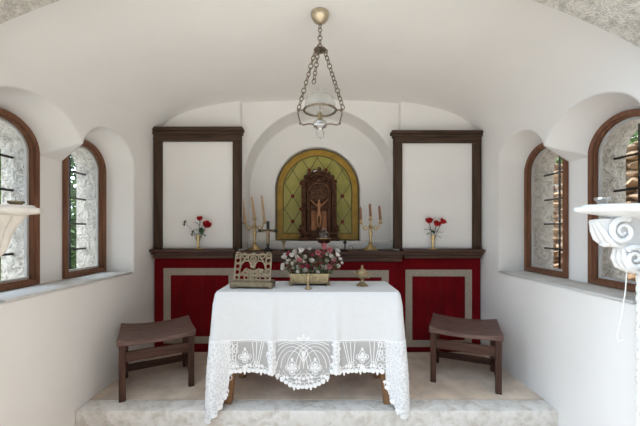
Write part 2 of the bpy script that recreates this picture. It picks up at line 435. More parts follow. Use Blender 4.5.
m.box(x0, x1, yf, 3.478, zt-.03, zt, .006); m.box(x0+.012, x1-.012, yf+.014, 3.478, zt-.06, zt-.031, .009); m.box(x0+.024, x1-.024, yf+.03, 3.478, zt-.105, zt-.061, .006)
m.box(NCX-.862, NCX+.862, 3.47, 3.895, zt-.03, zt, .003)
shift(m, alt).obj('ledge', M['ledge'], alt)
def frontal(x0, x1, y, ztop, inset_l, inset_r, top, bot, bw, seed):
    """red cloth with soft vertical folds inside a braid border"""
    rnd = random.Random(seed); ph = [rnd.uniform(0, 6.28) for _ in range(3)]
    nx, nz = 110, 44; vs = []; fs = []
    bx0, bx1 = x0+inset_l, x1-inset_r
    def dep(x):
        if bx0+bw < x < bx1-bw:
            e = min(x-bx0-bw, bx1-bw-x, .03)/.03
            return e*(.009*math.sin(x*41+ph[0]+1.3*math.sin(x*9))+.004*math.sin(x*83+ph[1]))
        return 0
    for k in range(nz+1):
        for i in range(nx+1):
            x = x0+(x1-x0)*i/nx; z = .006+(ztop-.006)*k/nz
            vs.append(Vector((x, y-.016-dep(x)*max(0, min(1, (z-bot-bw-.005)/.04, (top-bw-.005-z)/.04)), z)))
    for k in range(nz):
        for i in range(nx):
            a = k*(nx+1)+i; fs.append((a, a+1, a+nx+2, a+nx+1))
    n = len(vs)
    o = shift(MB().add(vs, fs), alt).obj('frontal_cloth', M['red'], alt, 60)
    sd = o.modifiers.new('thick', 'SOLIDIFY'); sd.thickness = .003
    ot = [(bx0, bot), (bx0, top), (bx1, top), (bx1, bot)]; it = [(bx0+bw, bot+bw), (bx0+bw, top-bw), (bx1-bw, top-bw), (bx1-bw, bot+bw)]
    b = shift(MB().loopband(ot, it, FZ, y-.025, y-.0195), alt).obj('braid_border', M['braid'], o, 30)
    return o
S = 3.43/F
zz = lambda py: E-(py-CY)*S
frontal(WL+.012, -.815, 3.44, ZLS-.10, (163.4-154)*S, .09, zz(268), zz(343), 7*S, 1)
frontal(.84, WR-.012, 3.44, ZLS-.10, (406-397)*S, (480-474)*S+.03, zz(269.5), zz(346.5), 6.7*S, 2)
frontal(-.80, .83, 3.365, ZLC-.106, .06, .09, E-(270-CY)*3.36/F, .12, .075, 3)

# framed plaster panels either side
def retable(px0, px1, cpx0, cpx1, ytop, ybot, label):
    Y0, Y1 = 3.40, YB-.002; k = 3.40/F
    a, b = (px0-CX)*k, (px1-CX)*k; ca, cb = (cpx0-CX)*k, (cpx1-CX)*k
    a = max(a, WL+.012); b = min(b, WR-.012); ca = max(ca, WL+.004); cb = min(cb, WR-.004)
    zt = E-(ytop-CY)*k; zb = E-(ybot-CY)*k
    t = thing('retable_frame', label, 'frame', ((a+b)/2, 3.43, ZLS))
    pw = 8.2*k
    for x in (a, b-pw):
        m = MB(); m.box(x, x+pw, Y0, Y1, ZLS+.001, zb+.004, .008); m.box(x+pw*.2, x+pw*.8, Y0-.006, Y0+.01, ZLS+.03, zb-.02, .005)
        shift(m, t).obj('post', M['dark_wood_z'], t)
    m = MB(); h = zt-zb
    m.box(a+.0, b-.0, Y0-.004, Y1, zb, zb+h*.55, .006); m.box(max(ca, a-.015), min(cb, b+.015), Y0-.022, Y1, zb+h*.50, zb+h*.74, .01); m.box(ca, cb, Y0-.042, Y1, zb+h*.72, zt, .009)
    shift(m, t).obj('cornice', M['dark_wood_x'], t)
    shift(MB().box(a+pw*.6, b-pw*.6, 3.430, Y1, ZLS+.002, zb+.01, 0), t).obj('plaster_panel', M['plaster'], t)
    return t
retable(151.5, 240.6, 149, 243, 127.5, 141, 'dark wood frame around the left plaster panel, two green-leaved red roses before it')
retable(394.4, 482.8, 391.3, 485, 131, 142.6, 'dark wood frame around the right plaster panel with three red roses before it')

# white step below the stained glass
o = MB().box(NCX-.862, NCX+.862, 3.74, 3.896, ZLC+.001, E-.132, .008).obj('trim_3', M['plaster']); struct(o)

# stained glass
sg = thing('stained_glass', 'arched yellow-green stained glass with amber border above the altar', 'stained glass', (GX, 3.99, GZ0))
bw = .082
ou = arch(0, GR, .002, GZS-GZ0, GR, 40); inn = arch(0, GR, .002, GZS-GZ0, GR, 40, inset=bw)
MB().loopband(ou, inn, FZ, -.02, .02).obj('amber_border', M['amber'], sg, 30)
MB().prism(arch(0, GR, .002, GZS-GZ0, GR, 40, inset=bw-.004), FZ, -.004, .012).obj('glass', M['green_glass'], sg, 0)
m = MB()
for q in (ou, inn): m.tube([FZ(a, b, -.02) for a, b in q], .006 if q is inn else .009, 6, closed=True)
kk = 3.96/F; dx, dz = 8.3*kk, 12.9*kk
zc0 = E-(196-CY)*kk-GZ0
def inside(x, z):
    h = GR-bw
    return z > bw and abs(x) < h and (z < GZS-GZ0 or x*x+(z-(GZS-GZ0))**2 < h*h)
for sg_ in (1, -1):
    for k in range(-14, 15):
        run = []
        for i in range(-220, 221):
            x = i*.005; z = zc0+sg_*(x-(292.6-317.5)*kk)*dz/dx+k*2*dz
            if inside(x, z): run.append(FZ(x, z, -.006))
        if len(run) > 2: m.tube([run[0], run[-1]], .0042, 6)
        # border bars
for px, py in [(292.6, 196), (292.6, 221.3), (301, 183), (309.3, 170), (325.9, 170), (334.2, 183), (342.5, 196), (342.5, 221.6), (300.9, 209), (334.2, 209)]:
    MB().sphere((0, 0, 0), .022, 10, (1, .4, 1)).obj('ruby_jewel', M['ruby'], sg, 40, FZ((px-317.5)*kk, E-(py-CY)*kk-GZ0, -.008))
for a in range(1, 12):
    pass
m.obj('lead_came', M['lead'], sg)

# carved shrine with the crucified figure
TY = 3.80; tk = TY/F
tb = thing('tabernacle', 'carved dark bronze arched shrine with a crucified figure before the stained glass', 'tabernacle', ((319-CX)*tk, TY, E-.132+.001))
H = E-(171-CY)*tk-(E-.132); hw = 17.5*tk
m = MB(); m.box(-.245, .245, -.05, .07, 0, .045, .008); m.box(-.225, .225, -.035, .07, .043, .085, .008); m.box(-.235, .235, -.045, .07, .083, .115, .008)
for sx in (-1, 1):
    for q in range(3): m.sphere((sx*(.205-.05*q), -.045, .062), .018, 8)
    m.lathe([(.0, 0), (.03, .0), (.036, .02), (.02, .045), (.026, .07), (.0, .085)], (sx*.215, -.03, .113), 12)
m.obj('base', M['bronze'], tb)
zs_ = H-hw
oa = arch(0, hw, .11, zs_, hw, 28); ia = arch(0, hw-.055, .11, zs_, hw-.055, 28); ib = arch(0, hw-.10, .11, zs_-.04, hw-.10, 28)
m = MB().loopband(oa, ia, FZ, -.045, .06)
ring = [FZ(a, b, -.05) for a, b in arch(0, hw-.012, .12, zs_, hw-.012, 28)]
m.tube(ring, .011, 6); m.tube([FZ(a, b, -.05) for a, b in arch(0, hw-.045, .12, zs_, hw-.045, 28)], .008, 6)
for i in range(2, len(oa)-2):
    a, b = arch(0, hw-.028, .11, zs_, hw-.028, 28)[i]; m.sphere((a, -.05, b), .011, 6)
for i in range(9):
    for sx in (-1, 1): m.sphere((sx*(hw-.028), -.05, .15+i*.042), .013, 6, (1, 1, 1.3))
m.obj('arched_frame', M['bronze'], tb)
MB().prism(arch(0, hw-.05, .11, zs_, hw-.05, 28), FZ, .02, .06).obj('back_panel', M['bronze'], tb)
m = MB().loopband(arch(0, hw-.075, .118, zs_-.05, hw-.085, 28), arch(0, hw-.10, .118, zs_-.05, hw-.11, 28), FZ, -.03, .025)
for sx in (-1, 1): m.lathe([(.018, 0), (.012, .02), (.012, zs_-.20), (.02, zs_-.17), (.014, zs_-.15)], (sx*(hw-.078), -.03, .12), 10)
m.obj('inner_arch', M['bronze'], tb)
m = MB()
for sx in (-1, 1): m.box(sx*.062-.034, sx*.062+.034, .0, .02, .125, .36, .006)
m.obj('copper_panels', M['copper'], tb)
m = MB()
for k in range(7): m.sphere((-.09+.03*k, -.0, .43+.02*math.sin(k*1.9)), .024, 7, (1, .7, 1)); m.sphere((-.075+.025*k, .0, .475+.012*math.cos(k*2.3)), .018, 7, (1, .6, .8))
m.box(-.012, .012, -.015, .015, .13, .46, .003); m.box(-.10, .10, -.012, .012, .40, .42, .003)
m.obj('relief', M['bronze'], tb)
k_ = 1.2
vz = [(0, -.03, .30), (0, -.032, .345), (0, -.03, .385), (0, -.04, .415), (0, -.045, .44),
      (-.035, -.03, .385), (-.065, -.025, .42), (-.095, -.02, .45), (.035, -.03, .385), (.065, -.025, .42), (.095, -.02, .45),
      (-.016, -.03, .285), (-.018, -.042, .22), (-.006, -.034, .16), (.016, -.03, .285), (.016, -.042, .22), (.006, -.034, .158)]
vz = [(x*k_, y, .315+(z-.29)*k_) for x, y, z in vz]
ed = [(0, 1), (1, 2), (2, 3), (3, 4), (2, 5), (5, 6), (6, 7), (2, 8), (8, 9), (9, 10), (0, 11), (11, 12), (12, 13), (0, 14), (14, 15), (15, 16)]
skin('corpus_figure', vz, ed, [.022, .02, .024, .011, .018, .012, .009, .007, .012, .009, .007, .015, .012, .008, .015, .012, .008], M['corpus'], tb, 2, (0, 0, .0))
m = MB()
for k in range(9):
    a = PI*(.12+.76*k/8); m.sphere((hw*1.0*math.cos(a), -.03, zs_+hw*1.0*math.sin(a)), .022, 7, (1, .8, 1.1))
for k in range(5): m.sphere((-.12+.06*k, -.05, H-.12+.02*(k % 2)), .026, 7, (1.2, .8, .7))
m.sphere((0, -.02, H+.015), .03, 8); m.sphere((-.05, -.03, H+.0), .022, 8)
m.obj('carved_crest', M['bronze'], tb)
MB().tube([(-.085, -.03, H-.035), (-.055, -.05, H-.015), (-.02, -.05, H-.005)], [.008, .014, .006], 8).obj('white_bird', M['white_paint'], tb)

# ------------------------------------------------------------------ things on the altar ledge
def onledge(px, Y, z=ZLC): return ((px-CX)*Y/F, Y, z+.0008)
CY_ = 3.56; ck = CY_/F
cb = thing('candelabrum', 'gilt three-armed candelabrum with tall tan candles left of the stained glass', 'candelabrum', onledge(254.6, CY_), 0, 'gilt altar candelabra')
m = MB().lathe([(.078, 0), (.08, .008), (.066, .018), (.06, .03), (.036, .044), (.03, .058), (.018, .07), (.0, .072)], (0, 0, 0), 24)
for k in range(3):
    a = k*2*PI/3+.5; m.sphere((.07*math.cos(a), .07*math.sin(a), .012), .014, 8)
m.obj('foot', M['gold'], cb)
MB().lathe([(.016, .068), (.026, .085), (.014, .10), (.011, .13), (.019, .165), (.026, .20), (.018, .23), (.011, .245), (.022, .262), (.026, .275), (.012, .29), (.011, .335), (.02, .345)], (0, 0, 0), 16).obj('stem', M['gold'], cb)
for sx in (-1, 1):
    pts = []
    for i in range(17):
        t = i/16; pts.append((sx*(.012+.10*t**.9), 0, .275-.055*math.sin(PI*t*.9)*1.0+.085*t**3))
    m = MB().tube(pts, .0075, 8)
    m.tube([(sx*(.055+.02*math.cos(a)*(1-.06*a)), 0, .255+.022*math.sin(a)*(1-.06*a)) for a in [k*.5 for k in range(12)]], .005, 6)
    m.obj('arm', M['gold'], cb)
for x, z in ((-.112, .300), (0, .338), (.112, .300)):
    MB().lathe([(.008, 0), (.027, .008), (.03, .014), (.012, .018), (.016, .028), (.019, .045), (.0145, .046), (.012, .03), (0, .03)], (x, 0, z), 16).obj('candle_cup', M['gold'], cb)
cb2 = dup(cb, onledge(370.6, CY_), 0, 'gilt three-armed candelabrum with short worn candles right of the stained glass')
def candle(base, x, z, h, r, tilt, material, label, group):
    c = tag(MB().lathe([(r*.95, 0), (r, .004), (r*.9, h-.01), (r*.6, h-.001), (0, h)], (0, 0, 0), 12).obj('candle', material), label, 'candle', group)
    MB().tube([(0, 0, h-.002), (.001, 0, h+.012)], .0018, 5).obj('wick', M['black'], c)
    c.location = Vector(base.location)+Vector((x, 0, z)); c.rotation_euler = (0, tilt, 0); return c
for x, z, h, t, w in ((-.112, .331, .285, -.11, 'left-hand'), (0, .369, .235, -.15, 'middle'), (.112, .331, .285, -.12, 'right-hand')):
    candle(cb, x, z, h, .0145, t, M['wax'], 'tall tan tapering candle in the %s cup of the left candelabrum' % w, 'tan altar candles')
for x, z, h, t, w in ((-.112, .331, .155, -.02, 'left-hand'), (0, .369, .155, -.06, 'middle'), (.112, .331, .17, -.09, 'right-hand')):
    candle(cb2, x, z, h, .0155, t, M['dark_wax'], 'short brownish candle in the %s cup of the right candelabrum' % w, 'brown altar candles')

# black cross
k = 3.42/F
cr = thing('standing_cross', 'black cross with a pale figure beside the left candelabrum', 'cross', onledge(268, 3.42))
m = MB(); m.box(-.045, .045, -.03, .03, 0, .02, .004); m.box(-.03, .03, -.02, .02, .019, .036, .004); m.obj('base', M['black'], cr)
m = MB(); m.box(-.016, .016, -.011, .011, .034, .325, .003); m.box(-.108, .108, -.010, .010, .205, .235, .003); m.obj('cross', M['black'], cr)
vz = [(0, -.02, .15), (0, -.022, .18), (0, -.02, .205), (0, -.026, .224), (0, -.027, .236), (-.03, -.02, .212), (-.07, -.018, .222), (.03, -.02, .212), (.07, -.018, .222), (-.006, -.022, .12), (0, -.02, .08), (.007, -.022, .12), (.003, -.02, .078)]
ed = [(0, 1), (1, 2), (2, 3), (3, 4), (2, 5), (5, 6), (2, 7), (7, 8), (0, 9), (9, 10), (0, 11), (11, 12)]
skin('corpus_figure', vz, ed, [.012, .011, .013, .006, .010, .006, .004, .006, .004, .008, .004, .008, .004], M['ivory'], cr)

# small trumpet holder, chamberstick, vigil lamp
t = thing('candle_holder', 'small brass trumpet-shaped holder on a dark base right of the black cross', 'candle holder', onledge(283.6, 3.42))
MB().lathe([(.046, 0), (.046, .012), (.03, .018), (.012, .022), (0, .022)], (0, 0, 0), 20).obj('base', M['black'], t)
MB().lathe([(.007, .02), (.009, .03), (.007, .05), (.014, .075), (.027, .112), (.024, .112), (.010, .078), (0, .07)], (0, 0, 0), 16).obj('cup', M['gold'], t)
t = thing('chamberstick', 'small black candlestick with ring handle left of the right candelabrum', 'candlestick', onledge(345, 3.42))
MB().lathe([(.0, .0), (.04, 0), (.05, .012), (.046, .014), (.02, .008), (.0, .008)], (0, 0, 0), 20).obj('dish', M['black'], t)
MB().lathe([(.012, .007), (.007, .02), (.007, .075), (.012, .082), (.024, .09), (.024, .096), (.015, .1), (.012, .115), (0, .116)], (0, 0, 0), 14).obj('stem', M['black'], t)
MB().tube([(.062+.022*math.cos(a), 0, .034+.024*math.sin(a)) for a in [2*PI*i/16 for i in range(16)]], .004, 6, closed=True).obj('ring_handle', M['dull_brass'], t)
t = thing('vigil_lamp', 'glass vigil lamp in a dark bowl at the foot of the bronze shrine', 'lamp', onledge(324, 3.50))
MB().lathe([(.05, 0), (.05, .008), (.02, .016), (.01, .03), (.009, .06), (.02, .072), (.06, .086), (.078, .112), (.08, .135), (.075, .135), (.055, .098), (0, .09)], (0, 0, 0), 24).obj('bowl', M['bronze'], t)
MB().lathe([(.03, .095), (.05, .12), (.062, .16), (.058, .2), (.03, .225), (.026, .25), (.024, .25), (.027, .222), (.054, .198), (.058, .16), (.046, .122), (0, .1)], (0, 0, 0), 24).obj('glass_globe', M['clear'], t)
MB().tube([(.08*math.cos(a), .08*math.sin(a), .136) for a in [2*PI*i/28 for i in range(28)]], .005, 6, closed=True).obj('rim', M['gold'], t)

# ------------------------------------------------------------------ flowers
def petal(m, c, d, up, length, width, cup):
    """cupped petal grid starting at c, heading d, curling towards up"""
    d = Vector(d).normalized(); up = Vector(up).normalized(); sd = d.cross(up).normalized()
    vs = []; fs = []; nu, nv = 4, 4
    for i in range(nu+1):
        u = i/nu; w = width*math.sin(PI*(.12+.80*u))**.8
        for j in range(nv+1):
            v = j/nv*2-1
            vs.append(Vector(c)+d*length*(u-.15*u*u)+sd*w*v*.5+up*(cup*u*u*length+.25*w*v*v))
    for i in range(nu):
        for j in range(nv):
            a = i*(nv+1)+j; fs.append((a, a+1, a+nv+2, a+nv+1))
    m.add(vs, fs)
def bloom_mesh(name, r, material, layers=3, n=5, seed=1):
    rnd = random.Random(seed); m = MB()
    for l in range(layers):
        for k in range(n):
            a = 2*PI*(k+.5*l)/n+rnd.uniform(-.15, .15); el = .25+.45*l
            d = Vector((math.cos(a)*math.cos(el), math.sin(a)*math.cos(el), math.sin(el)))
            upv = Vector((-math.cos(a)*math.sin(el), -math.sin(a)*math.sin(el), math.cos(el)))
            petal(m, (0, 0, 0), d, upv, r*(1-.18*l), r*.95*(1-.15*l), .55)
    m.sphere((0, 0, r*.3), r*.22, 6)
    return m.mesh(name, material, 60)
def leaf_shape(m, base, d, L, W, droop=.2):
    d = Vector(d).normalized(); up = Vector((0, 0, 1)); sd = d.cross(up)
    if sd.length < .1: sd = Vector((1, 0, 0))
    sd.normalize(); n2 = sd.cross(d).normalized(); vs = []; fs = []
    for i in range(6):
        u = i/5; w = W*math.sin(PI*min(1, .06+u*.94))**.9*.5
        c = Vector(base)+d*L*u-n2*droop*L*u*u
        vs += [c-sd*w+n2*w*.25, c, c+sd*w+n2*w*.25]
    for i in range(5):
        a = i*3; fs += [(a, a+1, a+4, a+3), (a+1, a+2, a+5, a+4)]
    m.add(vs, fs)

ROSE = bloom_mesh('bloom', .06, M['rose'], 4, 5, 5)
def gold_vase(loc, label):
    t = thing('bud_vase', label, 'vase', loc, 0, 'gilt bud vases')
    MB().lathe([(.048, 0), (.05, .006), (.03, .012), (.014, .018), (.0, .018)], (0, 0, 0), 20).obj('foot', M['gold'], t)
    MB().lathe([(.014, .016), (.012, .04), (.014, .07), (.017, .10), (.023, .14), (.026, .15), (.022, .15), (.014, .10), (.009, .03), (0, .03)], (0, 0, 0), 16).obj('body', M['gold'], t)
    return t
def rose(base, tip, label, leaves, s=1.0, group='roses in the gilt vases'):
    b = Vector(base); tp = Vector(tip)
    t = thing('rose', label, 'rose', b, 0, group); d = tp-b
    mid = Vector((d.x*.35, d.y*.3, d.z*.6))
    pts = [(1-u)**2*Vector((0, 0, 0))+2*u*(1-u)*mid+u*u*d for u in [i/8 for i in range(9)]]
    MB().tube(pts, .0032, 6).obj('stem', M['stem'], t)
    bl = bpy.data.objects.new('bloom', ROSE); COL.objects.link(bl); bl.parent = t; bl.location = d
    dd = (pts[-1]-pts[-2]).normalized()+Vector((0, -.6, 0)); bl.rotation_euler = dd.to_track_quat('Z', 'Y').to_euler(); bl.scale = (s, s, s)
    for (u, ang, L) in leaves:
        m = MB(); q = pts[int(u*8)]; leaf_shape(m, q, (math.cos(ang), -.3, math.sin(ang)), L*1.2, L*.75); m.obj('leaf', M['leaf'], t, 60)
    return t
VY = 3.377
vz_ = (.0, .0, .118)
lv = onledge(198.2, VY, ZLS); gold_vase(lv, 'gilt bud vase with two red roses before the left framed panel')
W = lambda px, py, Y=VY: P(px, py, Y)
b0 = Vector(lv)+Vector((0, 0, .05))
rose(b0+Vector((.002, 0, 0)), W(200, 220.5, 3.372), 'small upright red rose in the left gilt vase', [(.75, 2.3, .06), (.62, .3, .07), (.5, 2.6, .05)], .8)
rose(b0+Vector((.004, -.004, .01)), W(206, 227, 3.355), 'large red rose leaning right in the left gilt vase', [(.6, 1.5, .07), (.75, 2.6, .06), (.5, -.2, .05), (.62, 3.0, .075)], 1.15)
def sprig(base, tip, label):
    b = Vector(base); d = Vector(tip)-b; t = thing('wilted_sprig', label, 'sprig', b, 0, 'wilted sprigs in the left vase')
    MB().tube([(0, 0, 0), (d.x*.3, 0, d.z*.55), (d.x*.7, d.y*.7, d.z*.85), tuple(d)], .0018, 5).obj('stem', M['twig'], t)
    m = MB()
    for a in (2.4, 1.2, .2, 3.6, 4.6): leaf_shape(m, d, (math.cos(a), -.3, math.sin(a)), .038, .024)
    m.obj('leaves', M['leaf'], t, 60)
sprig(b0+Vector((-.004, 0, .0)), W(184.6, 223, 3.38), 'thin wilted sprig reaching far left out of the left gilt vase')
sprig(b0+Vector((-.006, -.004, .0)), W(192.5, 233, 3.36), 'short wilted sprig low on the side of the left gilt vase')
rv = onledge(433, VY, ZLS); gold_vase(rv, 'gilt bud vase with three red roses before the right framed panel')
b0 = Vector(rv)+Vector((0, 0, .05))
rose(b0+Vector((-.003, 0, 0)), W(429.3, 223.2, 3.372), 'left rose of the three in the right gilt vase', [(.7, 2.9, .07), (.5, 3.3, .05)], 1.0)
rose(b0+Vector((0, -.005, .01)), W(436, 226, 3.355), 'middle and lowest red rose in the right gilt vase', [(.6, 1.0, .06), (.5, 2.2, .06)], 1.0)
rose(b0+Vector((.004, .002, 0)), W(441.4, 223.4, 3.372), 'right rose of the three in the right gilt vase', [(.62, .2, .06), (.45, -.3, .06)], .95)

# ------------------------------------------------------------------ table and cloth
X0, X1, Y0, Y1, ZT = -.785, .612, 2.378, 2.89, .862
tcx = (X0+X1)/2
tab = thing('altar_table', 'plain wooden table hidden under the white lace-edged cloth', 'table', (tcx, (Y0+Y1)/2, 0))
m = MB().box(X0+.012, X1-.012, Y0+.012, Y1-.012, ZT-.035, ZT-.004, .004); shift(m, tab).obj('tabletop', M['table_wood'], tab)
m = MB(); m.box(X0+.10, X1-.10, Y0+.07, Y0+.095, ZT-.13, ZT-.036, .003); m.box(X0+.10, X1-.10, Y1-.095, Y1-.07, ZT-.13, ZT-.036, .003)
m.box(X0+.10, X0+.125, Y0+.096, Y1-.096, ZT-.13, ZT-.036, .003); m.box(X1-.125, X1-.10, Y0+.096, Y1-.096, ZT-.13, ZT-.036, .003)
shift(m, tab).obj('apron', M['table_wood'], tab)
for xt, xb in ((-.60, -.700), (.44, .525)):
    for yt, yb in ((Y0+.07, 2.425), (Y1-.07, Y1-.04)):
        m = MB().bar((xb, yb, .0), (xt, yt, ZT-.04), .056, .05, .004, .058); shift(m, tab).obj('leg', M['table_wood'], tab)

R_ = .035
segs = []
def peri():
    """sample the rounded table edge anticlockwise from the front-left corner; (point, normal, distance to nearest corner, corner index)"""
    out = []
    cor = [(X0+R_, Y0+R_, PI, 0), (X1-R_, Y0+R_, 1.5*PI, 1), (X1-R_, Y1-R_, 0, 2), (X0+R_, Y1-R_, .5*PI, 3)]
    lens = [X1-X0-2*R_, Y1-Y0-2*R_]*2; al = PI*R_/2
    for k, (cx, cy, a0, ci) in enumerate(cor):
        for i in range(14):
            a = a0+PI/2*i/14
            out.append((Vector((cx+R_*math.cos(a), cy+R_*math.sin(a))), Vector((math.cos(a), math.sin(a))), abs(i/14-.5)*al, ci))
        a = a0+PI/2; n = Vector((math.cos(a), math.sin(a))); t = Vector((-n.y, n.x)); p0 = Vector((cx, cy))+n*R_
        L = lens[k]; N_ = max(20, int(L/.0065))
        for i in range(N_):
            d = L*i/N_; dc = min(d, L-d)+al/2
            out.append((p0+t*d, n, dc, ci if d < L/2 else (ci+1) % 4))
    return out
PER = peri()
UC = -.115
def foldoff(p, n, dc, ci, z):
    t = max(0, ZT-z)
    off = .006+.012*min(1, t/.1)
    k = min(1, t/.62)
    c = math.exp(-(dc/.10)**2)
    off += k*(.030*c - .012*math.exp(-((dc-.20)/.07)**2))
    if n.y < -.9:
        x = p.x
        off += k*(.052*math.exp(-((x+.352)/.032)**2)+.052*math.exp(-((x-.127)/.032)**2)+.014*math.exp(-((x+.115)/.12)**2))
    off += k*.006*math.sin(p.x*31+p.y*27)*(1-c)
    e = Vector((0, 0))
    if ci in (0, 1) and dc < .3:
        e = Vector(((-1 if ci == 0 else 1)*.012, -.060))*math.exp(-(dc/.12)**2)*min(1, t/.8)
    elif dc < .3:
        e = Vector((0, .01))*math.exp(-(dc/.12)**2)*min(1, t/.8)
    return off, e
def surf(e, z, lift=0):
    p, n, dc, ci = e; off, ex = foldoff(p, n, dc, ci, z); q = p+n*(off+lift)+ex
    return Vector((q.x, q.y, z))
def drop(e, i):
    p, n, dc, ci = e
    L = .592
    if n.y < -.9 and abs(p.x-UC) < .205: L += .115*(1-((p.x-UC)/.205)**2)**.6
    q = max(0, 1-dc/.118)**.42
    L += q*((.335 if ci == 0 else .31) if ci in (0, 1) else .30)
    return L
ZL = ZT-.355
NP = len(PER); n1, n2 = 12, 10
cl = MB(); net = MB(); vi = []
rows = []
def colz(e, i):
    L = drop(e, i); zb = ZT-L
    return [ZT-(ZT-ZL)*(k/n1)**1.15 for k in range(n1+1)]+[ZL-(ZL-zb)*k/n2 for k in range(1, n2+1)]
allv = []
for i, e in enumerate(PER):
    for k, z in enumerate(colz(e, i)):
        if k == 0:
            p, n, dc, ci = e; q = p-n*.004; allv.append(Vector((q.x, q.y, ZT)))
        else: allv.append(surf(e, z))
nr = n1+n2+1; ff = []; fn = []
for i in range(NP):
    j = (i+1) % NP; dc = PER[i][2]
    for k in range(nr-1):
        q = (i*nr+k, j*nr+k, j*nr+k+1, i*nr+k+1)
        (fn if (k >= n1 and dc > .115 and not (PER[i][1].y < -.9 and (abs(PER[i][0].x+.352) < .030 or abs(PER[i][0].x-.127) < .026))) else ff).append(q)
top = tuple(i*nr for i in range(NP))
cloth = tag(MB().add(allv, ff+[top]).obj('tablecloth', M['linen'], None, 50), 'white linen cloth with deep lace hem draped over the altar table', 'tablecloth')
bmx = bmesh.new(); bmx.from_mesh(cloth.data); bmesh.ops.delete(bmx, geom=[v for v in bmx.verts if not v.link_faces], context='VERTS'); bmx.to_mesh(cloth.data); bmx.free()
on = MB().add(allv, fn).obj('lace_net', M['net'], cloth, 60)
bmx = bmesh.new(); bmx.from_mesh(on.data); bmesh.ops.delete(bmx, geom=[v for v in bmx.verts if not v.link_faces], context='VERTS'); bmx.to_mesh(on.data); bmx.free()
# embroidered lace pattern, real raised thread on the net
arcl = [0]
for i in range(1, NP): arcl.append(arcl[-1]+(PER[i][0]-PER[i-1][0]).length)
ptot = arcl[-1]+(PER[0][0]-PER[-1][0]).length
def at_s(s):
    s %= ptot
    import bisect
    i = max(0, bisect.bisect_right(arcl, s)-1); j = (i+1) % NP
    a = arcl[i]; b = arcl[j] if j else ptot
    t = (s-a)/max(1e-6, b-a); A, B = PER[i], PER[j]
    return (A[0].lerp(B[0], t), A[1].lerp(B[1], t).normalized(), A[2]*(1-t)+B[2]*t, A[3]), i
# s of a front X position
i_f = next(i for i, e in enumerate(PER) if e[1].y < -.9999 and e[2] > .02)
S0 = arcl[i_f]-PER[i_f][0].x
lace = MB()
def thread(pts, w, lift=.004):
    """ribbon along (s,z) points laid on the cloth surface"""
    n = len(pts); vs = []; fs = []
    for i, (s, z) in enumerate(pts):
        a = pts[max(0, i-1)]; b = pts[min(n-1, i+1)]; dx_, dz_ = b[0]-a[0], b[1]-a[1]; l = math.hypot(dx_, dz_) or 1
        nx, nz = -dz_/l*w/2, dx_/l*w/2
        for q, lf in ((1, lift*.4), (0, lift), (-1, lift*.4)):
            e, _i = at_s(s+nx*q); vs.append(surf(e, z+nz*q, lf))
    for i in range(n-1):
        for q in range(2): fs.append((i*3+q, i*3+q+1, i*3+q+4, i*3+q+3))
    lace.add(vs, fs)
def blob(s, z, rx, rz, ang=0, n=10, lift=.005):
    vs = [surf(at_s(s)[0], z, lift*1.3)]; ca, sa = math.cos(ang), math.sin(ang)
    for i in range(n):
        a = 2*PI*i/n; u, v = rx*math.cos(a), rz*math.sin(a)
        e, _i = at_s(s+u*ca-v*sa); vs.append(surf(e, z+u*sa+v*ca, lift))
    lace.add(vs, [(0, 1+i, 1+(i+1) % n) for i in range(n)])
def ring(s, z, rx, rz, w, a0=0, a1=2*PI, n=18):
    thread([(s+rx*math.cos(a0+(a1-a0)*i/n), z+rz*math.sin(a0+(a1-a0)*i/n)) for i in range(n+1)], w)
def cross(s, z, r):
    for a in (0, PI/2, PI, 1.5*PI):
        ring(s+math.cos(a)*r*1.15, z+math.sin(a)*r*1.15, r*.8, r*.8, .006, n=12); blob(s+math.cos(a)*r*1.0, z+math.sin(a)*r*1.0, r*.5, r*.5)
    blob(s, z, r*.45, r*.45); blob(s, z+r*2.45, r*.4, r*.55)
    ring(s, z-r*.4, r*2.6, r*2.3, .004, PI*1.05, PI*1.95)
def front(x): return S0+x
# hem of petals all round
s = 0; kx = 0
while s < ptot:
    e, i = at_s(s); zb = ZT-drop(e, i)
    big = .020 if kx % 2 else .015
    blob(s, zb+.006, .017, big, 0, 8); ring(s, zb+.026, .016, .012, .005, n=8)
    if kx % 3 == 0: blob(s+.01, zb+.044, .011, .014, .5, 8); blob(s-.014, zb+.046, .010, .013, -.5, 8)
    if kx % 4 == 0: blob(s, zb-.012, .008, .014, 0, 8)
    s += .031; kx += 1
thread([(ptot*i/NP, ZL-.002) for i in range(NP+1)], .010); thread([(ptot*i/NP, ZL-.014) for i in range(NP+1)], .004)
# panels left and right of the centre, then the sides
def side_motif(s, zl, hgt):
    zc = zl-hgt*.50; cross(s, zc-.008, .024)
    for sg2 in (-1, 1):
        for q, (a, b) in enumerate(((.060, .055), (.078, .085), (.096, .115), (.118, .13))):
            thread([(s+sg2*(.085+(a-.085)*.55), zl-hgt*.78), (s+sg2*(.06+(b-.06)*1.2), zl-.012)], .006)
        ring(s+sg2*.085, zl-hgt*.80, .022, .03, .006, n=12); blob(s+sg2*.085, zl-hgt*.80, .010, .016)
    blob(s, zl-hgt*.86, .02, .016)
for x in (-.555, .325): side_motif(front(x), ZL, .24)
for x in (.51, -.70): pass
